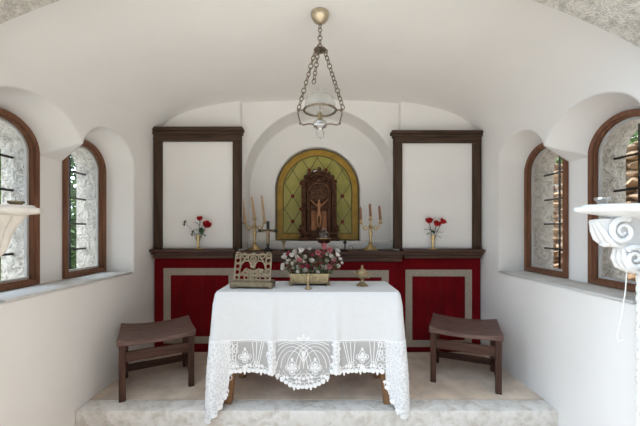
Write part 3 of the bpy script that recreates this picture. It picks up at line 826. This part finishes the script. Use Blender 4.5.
# centre medallion
zc = ZL
for sg2 in (-1, 1):
    for rx_, rz_ in ((.085, .135), (.115, .165), (.145, .19), (.21, .20)):
        run = []
        for i in range(37):
            a = PI*i/36; u = sg2*.085+rx_*math.cos(a)
            if abs(u) < .20: run.append((front(UC+u), zc-.212+rz_*math.sin(a)))
            elif len(run) > 1: thread(run, .0055); run = []
            else: run = []
        if len(run) > 1: thread(run, .0055)
    cross(front(UC+sg2*.086), zc-.205, .026)
    blob(front(UC+sg2*.03), zc+.012, .024, .014, sg2*.5)
blob(front(UC), zc-.10, .017, .022); blob(front(UC), zc-.135, .008, .028); blob(front(UC), zc+.028, .012, .022)
ring(front(UC), zc-.10, .03, .05, .005)
for q in range(-2, 3): blob(front(UC+q*.03), zc-.285+abs(q)*.006, .014, .012); ring(front(UC+q*.035), zc-.262, .016, .014, .005, n=10)
# dense double lace on the two standing folds and the four corner cascades
rnd = random.Random(3)
for x in (-.352, .127):
    for q in range(7):
        ring(front(x+rnd.uniform(-.022, .022)), ZL-.02-.03*q, .018, .014, .009, n=9); blob(front(x+rnd.uniform(-.03, .03)), ZL-.03-.03*q, .014, .012)
for sgm in (0, 1, 2, 3):
    for i, e in enumerate(PER):
        if e[3] == sgm and e[2] < .16 and i % 3 == 0:
            zb = ZT-drop(e, i)
            for q in range(int((ZL-zb)/.05)): ring(arcl[i]+rnd.uniform(-.01, .01), zb+.05+.05*q+rnd.uniform(-.01, .01), .013, .018, .005, n=8)
# side lace panels of the short ends
for i, e in enumerate(PER):
    if abs(e[1].x) > .99 and i % 26 == 0 and e[2] > .14: side_motif(arcl[i], ZL, .22)
lace.obj('lace_motif', M['motif'], cloth, 60)

TZ = ZT+.0012
def ontable(px, Y): return ((px-CX)*Y/F, Y, TZ)
# book stand of pierced brass
bs = thing('book_stand', 'pierced brass book stand at the left end of the white table', 'book stand', ontable(253.5, 2.58), math.radians(-4))
m = MB(); m.box(-.172, .172, -.085, .06, .012, .05, .006); m.box(-.160, .160, -.075, .055, .05, .056, .002)
m.obj('base', M['dull_brass'], bs)
for sx in (-1, 1):
    for y in (-.075, .045): MB().box(sx*.155-.014, sx*.155+.014, y-.008, y+.012, 0, .014, .003).obj('foot', M['dull_brass'], bs)
pn = Matrix.Translation((0, -.045, .058)) @ Matrix.Rotation(math.radians(-14), 4, 'X')
PW, PH = .148, .212
def pt(x, z): return pn @ Vector((x, 0, z))
m = MB()
for a, b in (((-PW, .006), (PW, .006)), ((-PW, PH), (PW, PH)), ((-PW, .006), (-PW, PH)), ((PW, .006), (PW, PH)), ((-PW, .045), (PW, .045))):
    m.bar(pt(*a), pt(*b), .011, .011, .002)
for x in (-.105, .105): m.bar(pt(x, .006), pt(x, PH), .007, .007, .001)
def pring(x, z, r, w=.005, a0=0, a1=2*PI, n=16, rz=None):
    cl_ = a1-a0 > 6.2
    m.tube([pt(x+r*math.cos(a0+(a1-a0)*i/n), z+(rz or r)*math.sin(a0+(a1-a0)*i/n)) for i in range(n if cl_ else n+1)], w, 6, closed=cl_)
for sx in (-1, 1):
    for q in range(4): pring(sx*.126, .07+.047*q, .021, .0048)
    pring(sx*.126, .026, .016, .0045)
    pring(sx*.052, .10, .05, .0055, 0, PI, 14, .062)
    m.tube([pt(sx*.102, .13), pt(sx*.075, .17), pt(sx*.035, .205), pt(0, .226)], .0055, 6); m.tube([pt(0, .105), pt(sx*.03, .15), pt(sx*.045, .185), pt(sx*.035, .215)], .005, 6)
    pring(sx*.075, .205, .019, .005)
    pring(sx*.05, .075, .022, .005); pring(sx*.05, .025, .016, .005); m.tube([pt(sx*.0, .05), pt(sx*.05, .10), pt(sx*.10, .05)], .005, 6)
    pring(sx*.018, .025, .014, .004)
pring(0, .178, .022, .006); pring(0, .125, .02, .005)
for q in range(9):
    m.sphere(pt(-.08+.02*q, .062+.022*abs(math.sin(q*1.4))), .0135, 7, (1, .6, 1))
m.obj('pierced_panel', M['pale_brass'], bs)
m = MB().bar((0, .05, .052), pt(0, .19), .016, .012); m.bar((-.16, .0, .056), (.16, .0, .056), .01, .01)
m.obj('rear_strut', M['dull_brass'], bs)
# planter with flowers
pl = thing('planter', 'rectangular brass planter full of pink and white flowers in the table centre', 'planter', ontable(309.5, 2.70))
HW, HD = .160, .055
m = MB()
for z0, z1, g in ((.018, .03, .012), (.03, .088, .0), (.088, .1, .008)):
    m.loopband([(-HW-g, -HD-g), (HW+g, -HD-g), (HW+g, HD+g), (-HW-g, HD+g)], [(-HW+.006, -HD+.006), (HW-.006, -HD+.006), (HW-.006, HD-.006), (-HW+.006, HD-.006)], lambda a, b, d: Vector((a, b, d)), z0, z1)
m.box(-HW, HW, -HD, HD, .018, .026, 0); m.obj('trough', M['brass'], pl, 30)
for sx in (-1, 1):
    for sy in (-1, 1): MB().lathe([(.011, 0), (.018, .006), (.012, .014), (.02, .02)], (sx*(HW-.004), sy*(HD-.004), 0), 10).obj('foot', M['brass'], pl)
fa = thing('flower_arrangement', 'loose spray of white and pink flowers spilling over the brass planter', 'flowers', (pl.location.x, pl.location.y, TZ+.028))
BL = [bloom_mesh('blossom', .030, M['petal_white'], 2, 5, 11), bloom_mesh('blossom', .032, M['petal_pink'], 3, 5, 12), bloom_mesh('blossom', .026, M['petal_deep'], 3, 5, 13), bloom_mesh('blossom', .022, M['petal_white'], 2, 5, 14)]
rnd = random.Random(21); stems = MB(); leaves = MB(); buds = MB()
fk = 2.68/F
spots = []
for (px, py, kind) in [(284, 268, 0), (288, 262, 0), (291, 257, 0), (296, 263, 0), (298, 257, 0), (301, 252, 0), (287, 257, 3), (294, 269, 0), (302, 268, 2), (305, 263, 2), (306, 256, 0), (309, 267, 2), (312, 262, 0), (315, 270, 0), (318, 252, 1), (323, 249, 1), (324, 246, 1), (330, 250, 1), (320, 257, 2), (326, 262, 0), (330, 257, 0), (333, 260, 0), (336, 256, 0), (339, 260, 3), (341, 263, 3), (322, 267, 0), (327, 269, 2), (329, 267, 1), (316, 263, 2), (310, 250, 3), (299, 271, 3), (283, 266, 3), (306, 271, 0), (318, 272, 3), (293, 263, 3), (312, 256, 2), (300, 262, 1), (322, 254, 2)]:
    Y = 2.66+rnd.uniform(-.07, .06); w = P(px+rnd.uniform(-.6, .6), py, Y); spots.append((w-Vector(fa.location), kind))
for q in range(38):
    px = rnd.uniform(284, 339); py = rnd.uniform(252, 271); spots.append((P(px, py, 2.72+rnd.uniform(-.05, .09))-Vector(fa.location), rnd.choice((0, 0, 3, 2, 1))))
for q, (w, kind) in enumerate(spots):
    b = bpy.data.objects.new('blossom', BL[kind]); COL.objects.link(b); b.parent = fa; b.location = w
    d = Vector((w.x*1.2, -.35+w.y, .25+rnd.uniform(-.2, .3)))+Vector((rnd.uniform(-.3, .3),)*3); b.rotation_euler = d.to_track_quat('Z', 'Y').to_euler()
    sc_ = rnd.uniform(.85, 1.3); b.scale = (sc_,)*3
    root = Vector((max(-.14, min(.14, w.x*.55)), max(-.035, min(.035, w.y*.3)), .01))
    stems.tube([root, root.lerp(w, .5)+Vector((0, 0, .02)), w], .0022, 5)
    for r_ in range(3):
        c = root.lerp(w, rnd.uniform(.45, 1)); leaf_shape(leaves, c+Vector((0, 0, .01)), (rnd.uniform(-1, 1), rnd.uniform(-1, .5), rnd.uniform(-.4, .8)), rnd.uniform(.03, .055), .02)
stems.obj('stems', M['stem'], fa); leaves.obj('leaves', M['olive'], fa, 60)
# small brass stand in front of the planter
t = thing('candlestick', 'small flared brass candlestick standing in front of the flower planter', 'candlestick', ontable(308.2, 2.49))
MB().lathe([(.027, 0), (.027, .006), (.018, .016), (.010, .028), (.0, .028)], (0, 0, 0), 16, ).obj('foot', M['brass'], t)
MB().lathe([(.011, .026), (.0085, .05), (.011, .075), (.009, .09), (.016, .102), (.017, .122), (.011, .122), (.01, .105), (0, .105)], (0, 0, 0), 14).obj('stem', M['brass'], t)
# lidded brass cup
t = thing('oil_lamp', 'lidded brass cup with a curled handle near the right end of the table', 'lamp', ontable(362.2, 2.64))
MB().lathe([(.05, 0), (.051, .006), (.04, .014), (.022, .026), (.012, .04), (.011, .055), (.016, .06), (0, .06)], (0, 0, 0), 24).obj('foot', M['brass'], t)
MB().lathe([(.012, .058), (.034, .068), (.049, .085), (.052, .105), (.046, .112), (0, .112)], (0, 0, 0), 24).obj('bowl', M['brass'], t)
MB().lathe([(.05, .112), (.046, .122), (.03, .134), (.014, .142), (.008, .15), (.012, .16), (.006, .172), (0, .176)], (0, 0, 0), 24).obj('lid', M['brass'], t)
MB().tube([(.048, 0, .108), (.066, 0, .112), (.074, 0, .095), (.068, 0, .074), (.052, 0, .066), (.036, 0, .07)], .0048, 7).obj('handle', M['brass'], t)
MB().tube([(-.046, 0, .095), (-.06, 0, .104), (-.07, 0, .118)], [.011, .009, .007], 8).obj('spout', M['brass'], t)

# ------------------------------------------------------------------ stools
def make_stool(loc, rz, label):
    t = thing('stool', label, 'stool', loc, rz, 'dark wooden stools')
    a, b, w = .250-.0, .222, .046
    for nm, x, y in (('fl', -a, -b), ('fr', a, -b), ('rl', -a, b), ('rr', a, b)):
        MB().bar((x, y, 0), (x, y, .435), w, w, .004).obj('leg', M['stool_z'], t)
    def rail(p, q, z0, z1, th=.026):
        p, q = Vector(p), Vector(q); d = (q-p).normalized(); n = Vector((-d.y, d.x, 0)); vs = []
        mtx = Matrix(((d.x, n.x, 0, p.x), (d.y, n.y, 0, p.y), (0, 0, 1, 0), (0, 0, 0, 1)))
        return MB().box(.018, (q-p).length-.018, -th/2, th/2, z0, z1, .004, mtx)
    rail((-a, -b, 0), (a, -b, 0), .30, .378).obj('front_rail', M['stool_x'], t)
    rail((-a, b, 0), (a, b, 0), .36, .43).obj('rear_rail', M['stool_x'], t)
    rail((-a, b, 0), (a, b, 0), .055, .115).obj('stretcher', M['stool_x'], t)
    for x in (-a, a):
        rail((x, -b, 0), (x, b, 0), .36, .43).obj('side_rail', M['stool_x'], t)
        rail((x, -b, 0), (x, b, 0), .075, .118).obj('side_stretcher', M['stool_x'], t)
    # dished seat, ends curling up
    nx, ny = 18, 10; A, B = .285, .255; vs = []; fs = []
    def zt(x, y): return .462+.028*(abs(x)/A)**2.2-.010*(1-(y/B)**2)
    for lay in (0, 1):
        for j in range(ny+1):
            for i in range(nx+1):
                x = -A+2*A*i/nx; y = -B+2*B*j/ny
                vs.append((x, y, zt(x, y) if lay else zt(x, y)*.35+.65*.455-.032))
    k = (nx+1)*(ny+1)
    for j in range(ny):
        for i in range(nx):
            q = j*(nx+1)+i; fs.append((q, q+nx+1, q+nx+2, q+1)); fs.append((k+q, k+q+1, k+q+nx+2, k+q+nx+1))
    edge = [i for i in range(nx+1)]+[j*(nx+1)+nx for j in range(1, ny+1)]+[ny*(nx+1)+i for i in range(nx-1, -1, -1)]+[j*(nx+1) for j in range(ny-1, 0, -1)]
    for q in range(len(edge)):
        u, v = edge[q], edge[(q+1) % len(edge)]; fs.append((u, v, k+v, k+u))
    o = MB().add(vs, fs).obj('seat', M['seat'], t, 40)
    bv = o.modifiers.new('soft', 'BEVEL'); bv.width = .007; bv.segments = 2; bv.limit_method = 'ANGLE'; bv.angle_limit = math.radians(50)
    return t
st1 = make_stool((-1.418, 2.764, .0005), math.radians(29), 'dark wooden stool standing at the left wall below the window')
st2 = dup(st1, (1.322, 2.868, .0005), math.radians(-24), 'dark reddish-brown wooden stool by the right wall below the window')

# ------------------------------------------------------------------ hanging lamp
HY = 2.12; hk = HY/F; HZ0 = 2.787
lp = thing('hanging_lamp', 'brass and frosted glass lamp hanging on chains from the vault', 'lamp', ((320-CX)*hk, HY, HZ0))
hz = lambda py: (E-(py-CY)*hk)-HZ0
MB().lathe([(.060, 0), (.062, -.012), (.056, -.03), (.042, -.052), (.022, -.066), (.012, -.072), (.0, -.074)], (0, 0, -.0), 24).obj('ceiling_canopy', M['canopy'], lp)
def chain(a, b, name, n=None, r=.0035, ln=.036, wd=.011):
    a, b = Vector(a), Vector(b); L = (b-a).length; n = n or max(2, round(L/(ln*.80))); d = (b-a)/L
    x = d.cross(Vector((0, 1, 0))).normalized(); y = d.cross(x); m = MB(); st_ = L/n
    for i in range(n):
        c = a+d*st_*(i+.5); u = x if i % 2 else (x*.55+y*.83); h = st_*.64
        m.tube([c+d*(h*math.cos(q))+u*(wd*math.sin(q)*(1 if i % 3 else 1.25)) for q in [2*PI*k/12 for k in range(12)]], r, 5, closed=True)
    return m.obj(name, M['nickel'], lp)
chain((0, 0, -.072), (0, 0, hz(48)), 'chain')
m = MB().lathe([(.0, .01), (.02, .008), (.042, .0), (.042, -.008), (.02, -.014), (0, -.014)], (0, 0, hz(49.5)), 18)
for k in range(3):
    a = k*2*PI/3+.2; m.tube([(.04*math.cos(a)+.012*math.cos(q)*math.cos(a), .04*math.sin(a)+.012*math.cos(q)*math.sin(a), hz(50.5)+.014*math.sin(q)) for q in [2*PI*i/10 for i in range(10)]], .004, 5, closed=True)
m.obj('hub', M['nickel'], lp)
AL = 21.5*hk; ZA = hz(110.5); RR = .108
chain((-.034, 0, hz(52)), (-AL, 0, ZA+.01), 'chain'); chain((.034, 0, hz(52)), (AL+.012, 0, ZA+.01), 'chain')
chain((-.012, -.03, hz(53)), (-.042, -.05, hz(87)+.0), 'pull_chain')
m = MB().tube([(RR*math.cos(a), RR*math.sin(a), ZA) for a in [2*PI*i/36 for i in range(36)]], .0075, 8, closed=True)
m.obj('shade_ring', M['nickel'], lp)
ZC = hz(125)
for sx in (-1, 1):
    m = MB().tube([(sx*RR, 0, ZA), (sx*(RR+.018), 0, ZA+.004), (sx*(AL-.002), 0, ZA+.002), (sx*(AL+.004), 0, ZA-.02), (sx*(AL-.004), 0, ZA-.05), (sx*(AL-.012), 0, ZC+.012), (sx*(AL-.03), 0, ZC+.0), (sx*.07, 0, ZC+.008), (sx*.04, 0, ZC+.004)], .005, 7)
    m.sphere((sx*AL, 0, ZA+.004), .012, 8); m.sphere((sx*(AL-.012), 0, ZC+.01), .009, 8)
    m.obj('arm', M['nickel'], lp)
for a in (PI/2, -PI/2):
    MB().tube([(RR*math.cos(a), RR*math.sin(a), ZA), (.09*math.cos(a), .09*math.sin(a), ZA-.05), (.04*math.cos(a), .04*math.sin(a), ZC+.004)], .004, 6).obj('arm', M['nickel'], lp)
MB().lathe([(.0, -.034), (.014, -.034), (.02, -.026), (.045, -.012), (.05, .004), (.044, .022), (.03, .03), (.0, .03)], (0, 0, ZC), 22).obj('oil_cup', M['silver'], lp)
MB().lathe([(.0, 0), (.018, .0), (.016, .02), (.02, .04), (.012, .055), (0, .055)], (0, 0, ZC+.03), 14).obj('burner', M['brass'], lp)
MB().tube([(.025*math.cos(a), 0, hz(134.2)+.029*math.sin(a)) for a in [2*PI*i/20 for i in range(20)]], .0052, 7, closed=True).obj('finial_ring', M['silver'], lp)
prof = [(RR-.006, .004), (RR-.004, .02), (RR-.006, .05), (RR-.018, .08), (.062, .105), (.036, .118), (.03, .122)]
MB().lathe(prof+[(r-.003, z-.002) for r, z in reversed(prof)]+[prof[0]], (0, 0, ZA), 32).obj('glass_shade', M['shade'], lp, 60)
m = MB().lathe([(.016, .0), (.02, .03), (.03, .055), (.022, .08), (.0185, .12), (.0205, .155), (.0185, .155), (.0165, .12), (.02, .08), (.028, .055), (.018, .03), (.014, 0), (.016, 0)], (0, 0, ZC+.08), 18); m.obj('glass_chimney', M['shade'], lp, 60)

# ------------------------------------------------------------------ white wall brackets with basins
def console(t, s, kf, out, material):
    # scrolled acanthus console under it (S-shaped body with two volutes)
    m = MB()
    def vol(cx, cz, r, turns, a0, w, thick, sgn=1):
        pts = []; rad = []; n = 40
        for i in range(n+1):
            u = i/n; a = a0+sgn*turns*2*PI*u; rr = r*(1-.85*u); pts.append((-s*(cx+rr*math.cos(a)), 0, cz+rr*math.sin(a))); rad.append(thick*(1-.55*u))
        return pts, rad
    for yy in (-.038, .0, .038):
        for (cx, cz, r, tn, a0, th, sg2) in ((.160*kf, -.118, .070*kf, 1.7, 2.0, .017, -1), (.095*kf, -.262, .062*kf, 1.7, .9, .016, 1)):
            p, rd = vol(cx, cz, r, tn, a0, 0, th, sg2); m.tube([(x, yy, z) for x, y, z in p], rd, 8)
    m.obj('volutes', material, t)
    m = MB()
    sh = [(0, -.05), (.24, -.05), (.284, -.056), (.289, -.072), (.272, -.088), (.262, -.12), (.245, -.160), (.208, -.198), (.178, -.192), (.150, -.205), (.152, -.25), (.148, -.285), (.11, -.325), (0, -.342)]
    m.prism([(-s*(a*kf+.002), b) for a, b in sh], FZ, -.024, .024)
    for yy in (-.026, 0, .026):
        m.tube([(-s*kf*.282, yy*.6, -.068), (-s*kf*.262, yy*1.2, -.115), (-s*kf*.24, yy*1.4, -.158), (-s*kf*.20, yy*1.3, -.190), (-s*kf*.165, yy, -.196)], [.011, .013, .014, .012, .008], 8)
        m.tube([(-s*kf*.148, yy, -.215), (-s*kf*.150, yy*1.2, -.26), (-s*kf*.13, yy*1.2, -.305), (-s*kf*.07, yy, -.335), (-s*.006, yy*.6, -.342)], [.008, .012, .013, .011, .007], 8)
    for q in range(5): m.sphere((-s*kf*(.27-.012*q), 0, -.075-.028*q), .015, 8, (1, 2.2, 1))
    m.obj('console', material, t, 50)
def bracket(s, X, Yc, zr, out, ylen, material, label, name_dish, dish_px):
    kf = out/.375
    t = thing('wall_stoup', label, 'stoup', (X-s*.0, Yc, zr), 0)
    # D-shaped moulded basin clamped to the wall
    prof = [(.0, -.052), (.30, -.05), (.46, -.046), (.62, -.034), (.80, -.022), (.93, -.020), (.96, -.014), (1.0, -.010), (1.005, .004), (.985, .010), (.90, .012), (.87, .024), (.79, .026), (.76, .010), (.55, .006), (.0, .004)]
    m = MB(); vs = []; fs = []; sg_ = 40
    for r, z in prof:
        for i in range(sg_+1):
            a = -PI/2+PI*i/sg_; lob = 1+.025*math.cos(a*10) if r > .6 else 1
            vs.append((-s*(.003+out*r*math.cos(a)*lob), ylen*r*math.sin(a), z))
    for k in range(len(prof)-1):
        for i in range(sg_):
            q = k*(sg_+1)+i; fs.append((q, q+1, q+sg_+2, q+sg_+1))
    for k in range(len(prof)-1): fs.append((k*(sg_+1), (k+1)*(sg_+1), (k+1)*(sg_+1)+sg_, k*(sg_+1)+sg_))
    m.add(vs, fs); m.obj('basin', material, t, 50)
    if s > 0: console(t, s, kf, out, material)
    else:
        m = MB(); vs = []; fs = []; pr = [(.66, -.030), (.60, -.055), (.50, -.09), (.42, -.14), (.37, -.19), (.30, -.235), (.17, -.27), (.05, -.285)]
        for r, z in pr:
            for i in range(29):
                a = -PI/2+PI*i/28; lob = 1+.06*math.cos(a*14); vs.append((-s*(.003+out*r*math.cos(a)*lob), .10*r*1.5*math.sin(a), z))
        for k in range(len(pr)-1):
            for i in range(28): q = k*29+i; fs.append((q, q+1, q+30, q+29))
            fs.append((k*29, (k+1)*29, (k+1)*29+28, k*29+28))
        fs.append(tuple(range(29))); fs.append(tuple((len(pr)-1)*29+i for i in range(29)))
        m.add(vs, fs).obj('corbel', material, t, 60)
        MB().sphere((-s*.03, 0, -.295), .024, 8).obj('knob', material, t)
    d = tag(MB().lathe([(.0, .0), (.03, 0), (.033, .006), (.022, .014), (.024, .024), (.034, .032), (.034, .040), (.0, .044)], (0, 0, 0), 18).obj(name_dish, M['silver'] if s > 0 else M['dull_brass']), *dish_px[2:])
    d.location = (X-s*dish_px[0], Yc, zr+dish_px[1]); d.scale = (1.05, 1.05, 1.35 if s > 0 else 1)
    return t
KR = 1.70/F
zr_R = E-(209.5-CY)*KR; zr_L = E-(210-CY)*KR
bracket(1, WR, 1.70, zr_R, .375, .135, M['white_paint'], 'white carved wall stoup with scrolled bracket by the right window', 'lidded_pot', (.235, .0105, 'small round metal pot with lid on the right white stoup', 'pot'))
bracket(-1, WL, 1.70, zr_L, .285, .125, M['cream_paint'], 'cream carved wall stoup with tapered corbel by the big left window', 'dish', (.165, .0075, 'small brass dish standing in the left cream stoup', 'dish'))
# cord and twisted rope hanging below the right bracket
c = tag(MB().tube([P(627, 268, 1.70), P(625.5, 290, 1.705), P(622, 312, 1.71), P(619, 328, 1.715), P(617, 336, 1.715), P(619, 342, 1.71), P(623, 340, 1.705)], .0028, 6).obj('cord', M['cord']), 'thin white cord with hooked end hanging below the right stoup', 'cord')
m = MB(); top_, bot_ = zr_R-.24, NAVE+.003
xr, yr = P(640.5, 300, 1.69).x, 1.69
for ph in (0, PI*2/3, PI*4/3):
    m.tube([(xr+.0095*math.cos(ph+q*.35), yr+.0095*math.sin(ph+q*.35), bot_+(top_-bot_)*q/160) for q in range(161)], .0098, 6)
for q in range(9): m.sphere((xr, yr, bot_+.1+q*.125), .023, 8)
tag(m.obj('rope', M['cord']), 'thick white knotted rope hanging at the right edge below the stoup', 'rope')

# ------------------------------------------------------------------ garden outside
def leafcloud(blobs, n, size, seed):
    rnd = random.Random(seed); vs = []; fs = []
    for _ in range(n):
        cx, cy, cz, rx, ry, rz = rnd.choice(blobs)
        while True:
            d = Vector((rnd.uniform(-1, 1), rnd.uniform(-1, 1), rnd.uniform(-1, 1)))
            if .05 < d.length < 1: break
        d = d.normalized()*(rnd.random()**.45)
        c = Vector((cx+d.x*rx, cy+d.y*ry, cz+d.z*rz)); s = size*rnd.uniform(.6, 1.3)
        a = Vector((rnd.uniform(-1, 1), rnd.uniform(-1, 1), rnd.uniform(-.6, .6))).normalized(); b = a.cross(Vector((rnd.uniform(-1, 1), rnd.uniform(-1, 1), rnd.uniform(-1, 1)))).normalized(); nn = a.cross(b)
        k = len(vs); vs += [c-a*s, c+b*s*.45+nn*s*.1, c+a*s, c-b*s*.45+nn*s*.1]; fs.append((k, k+1, k+2, k+3))
    return MB().add(vs, fs)
GZ = NAVE-.06
def bush(loc, blobs, n, size, seed, material, trunk, label, cat='tree', name='garden_tree', group=None):
    t = thing(name, label, cat, loc, 0, group)
    leafcloud(blobs, n, size, seed).obj('foliage', material, t, 0)
    MB().tube(*trunk).obj('trunk', M['bark'], t)
    return t
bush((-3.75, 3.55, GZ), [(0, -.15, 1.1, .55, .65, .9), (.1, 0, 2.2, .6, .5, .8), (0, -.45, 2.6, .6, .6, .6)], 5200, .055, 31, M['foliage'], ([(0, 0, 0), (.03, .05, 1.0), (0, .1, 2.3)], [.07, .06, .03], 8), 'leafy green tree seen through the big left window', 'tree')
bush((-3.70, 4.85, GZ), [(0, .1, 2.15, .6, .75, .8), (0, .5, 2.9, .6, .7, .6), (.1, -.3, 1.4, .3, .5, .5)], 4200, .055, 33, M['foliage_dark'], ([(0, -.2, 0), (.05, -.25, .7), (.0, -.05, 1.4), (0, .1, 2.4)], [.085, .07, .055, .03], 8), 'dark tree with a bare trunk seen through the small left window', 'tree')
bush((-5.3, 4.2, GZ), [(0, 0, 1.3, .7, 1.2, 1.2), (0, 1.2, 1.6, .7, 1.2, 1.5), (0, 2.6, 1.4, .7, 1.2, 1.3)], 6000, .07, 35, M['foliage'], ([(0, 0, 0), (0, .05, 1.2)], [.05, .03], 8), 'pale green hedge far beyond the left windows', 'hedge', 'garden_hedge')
# dry rubble wall of the bank on the right
rnd = random.Random(9); m = MB()
def boulder(c, sx, sy, sz):
    bm = bmesh.new(); bmesh.ops.create_icosphere(bm, subdivisions=2, radius=1)
    off = [Vector((rnd.uniform(-1, 1), rnd.uniform(-1, 1), rnd.uniform(-1, 1))).normalized() for _ in range(10)]
    for v in bm.verts:
        for o_ in off:
            dd = v.co.dot(o_)
            if dd > .62: v.co -= o_*(dd-.62)
        v.co = Vector((v.co.x*sx, v.co.y*sy, v.co.z*sz))+Vector(c)
    m.bm(bm)
z = GZ+.06
while z < 2.15:
    h = rnd.uniform(.06, .12); y = 1.9
    while y < 7.6:
        w = rnd.uniform(.08, .24); boulder((3.12+rnd.uniform(-.03, .04)+.05*z, y+w/2, z+h/2), .14, w*.56, h*.62); y += w
    z += h*.93
o = m.obj('wall_garden', M['rubble'], None, 35); struct(o)
o = MB().box(3.22, 3.9, 1.9, 7.6, GZ+.001, 2.02, .02).obj('wall_garden_bank', M['earth']); struct(o)
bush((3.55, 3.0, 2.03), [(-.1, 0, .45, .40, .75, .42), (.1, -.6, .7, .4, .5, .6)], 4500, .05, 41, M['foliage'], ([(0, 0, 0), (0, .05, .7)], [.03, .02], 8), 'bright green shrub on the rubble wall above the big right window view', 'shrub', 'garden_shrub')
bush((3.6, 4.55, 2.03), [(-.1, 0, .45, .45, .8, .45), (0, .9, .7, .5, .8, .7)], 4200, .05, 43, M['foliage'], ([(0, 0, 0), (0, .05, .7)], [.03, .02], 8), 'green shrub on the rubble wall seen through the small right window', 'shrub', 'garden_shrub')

# ------------------------------------------------------------------ light, camera, view
w = bpy.data.worlds.new('World'); sc.world = w; w.use_nodes = True
N = w.node_tree.nodes; bg = N['Background']; bg.inputs['Color'].default_value = (.90, .955, 1.0, 1); bg.inputs['Strength'].default_value = 1.0
# sky brightened over the garden sides, dimmed low behind entrance to cut front light
WL_ = w.node_tree.links; tcw = N.new('ShaderNodeTexCoord'); sx_ = N.new('ShaderNodeSeparateXYZ'); WL_.new(tcw.outputs['Generated'], sx_.inputs[0])
mr = N.new('ShaderNodeMapRange'); mr.interpolation_type = 'SMOOTHSTEP'
for q_, v_ in (('From Min', -.75), ('From Max', .1), ('To Min', 0), ('To Max', 1)): mr.inputs[q_].default_value = v_
WL_.new(sx_.outputs['Y'], mr.inputs['Value'])
mz_ = N.new('ShaderNodeMapRange'); mz_.interpolation_type = 'SMOOTHSTEP'
for q_, v_ in (('From Min', .28), ('From Max', .70), ('To Min', 0), ('To Max', .46)): mz_.inputs[q_].default_value = v_
WL_.new(sx_.outputs['Z'], mz_.inputs['Value'])
mm_ = N.new('ShaderNodeMath'); mm_.operation = 'MAXIMUM'; WL_.new(mr.outputs[0], mm_.inputs[0]); WL_.new(mz_.outputs[0], mm_.inputs[1])
mr2 = N.new('ShaderNodeMapRange'); mr2.inputs['To Min'].default_value = .16; mr2.inputs['To Max'].default_value = 3.1; WL_.new(mm_.outputs[0], mr2.inputs['Value'])
# sky shaped for wall tones: bluer and brighter left, warmer and dimmer right
mx_ = N.new('ShaderNodeMapRange'); mx_.interpolation_type = 'SMOOTHSTEP'
for q_, v_ in (('From Min', -.8), ('From Max', .6), ('To Min', 2.0), ('To Max', .62)): mx_.inputs[q_].default_value = v_
WL_.new(sx_.outputs['X'], mx_.inputs['Value'])
mu_ = N.new('ShaderNodeMath'); mu_.operation = 'MULTIPLY'; WL_.new(mr2.outputs[0], mu_.inputs[0]); WL_.new(mx_.outputs[0], mu_.inputs[1]); WL_.new(mu_.outputs[0], bg.inputs['Strength'])
cr_ = N.new('ShaderNodeValToRGB'); cr_.color_ramp.elements[0].color = (.68, .84, 1, 1); cr_.color_ramp.elements[1].color = (1, .96, .90, 1)
cr_.color_ramp.elements[0].position = .4; cr_.color_ramp.elements[1].position = .9
ma_ = N.new('ShaderNodeMath'); ma_.operation = 'MULTIPLY_ADD'; ma_.inputs[1].default_value = .5; ma_.inputs[2].default_value = .5
WL_.new(sx_.outputs['X'], ma_.inputs[0]); WL_.new(ma_.outputs[0], cr_.inputs['Fac']); WL_.new(cr_.outputs['Color'], bg.inputs['Color'])
sun = bpy.data.lights.new('sun', 'SUN'); sun.energy = 2.5; sun.angle = math.radians(6); sun.color = (1, .95, .86)
so = bpy.data.objects.new('sun', sun); COL.objects.link(so); so.rotation_euler = Vector((.22, .12, -1)).to_track_quat('-Z', 'Y').to_euler(); so.location = (-3, -2, 10)
cam = bpy.data.cameras.new('camera'); co = bpy.data.objects.new('camera', cam); COL.objects.link(co)
co.location = (0, 0, E); co.rotation_euler = (PI/2, 0, 0)
cam.sensor_fit = 'HORIZONTAL'; cam.sensor_width = 36; cam.lens = 36*F/640; cam.shift_x = (320-CX)/640; cam.shift_y = (CY-213)/640
cam.clip_start = .02
sc.camera = co
sc.view_settings.view_transform = 'Standard'; sc.view_settings.look = 'None'; sc.view_settings.gamma = 1; sc.view_settings.use_curve_mapping = False
sc.view_settings.exposure = .80
sc.cycles.max_bounces = 14; sc.cycles.diffuse_bounces = 9; sc.cycles.transparent_max_bounces = 16; sc.cycles.use_denoising = True
sc.cycles.caustics_reflective = False; sc.cycles.caustics_refractive = False; sc.cycles.sample_clamp_indirect = 8
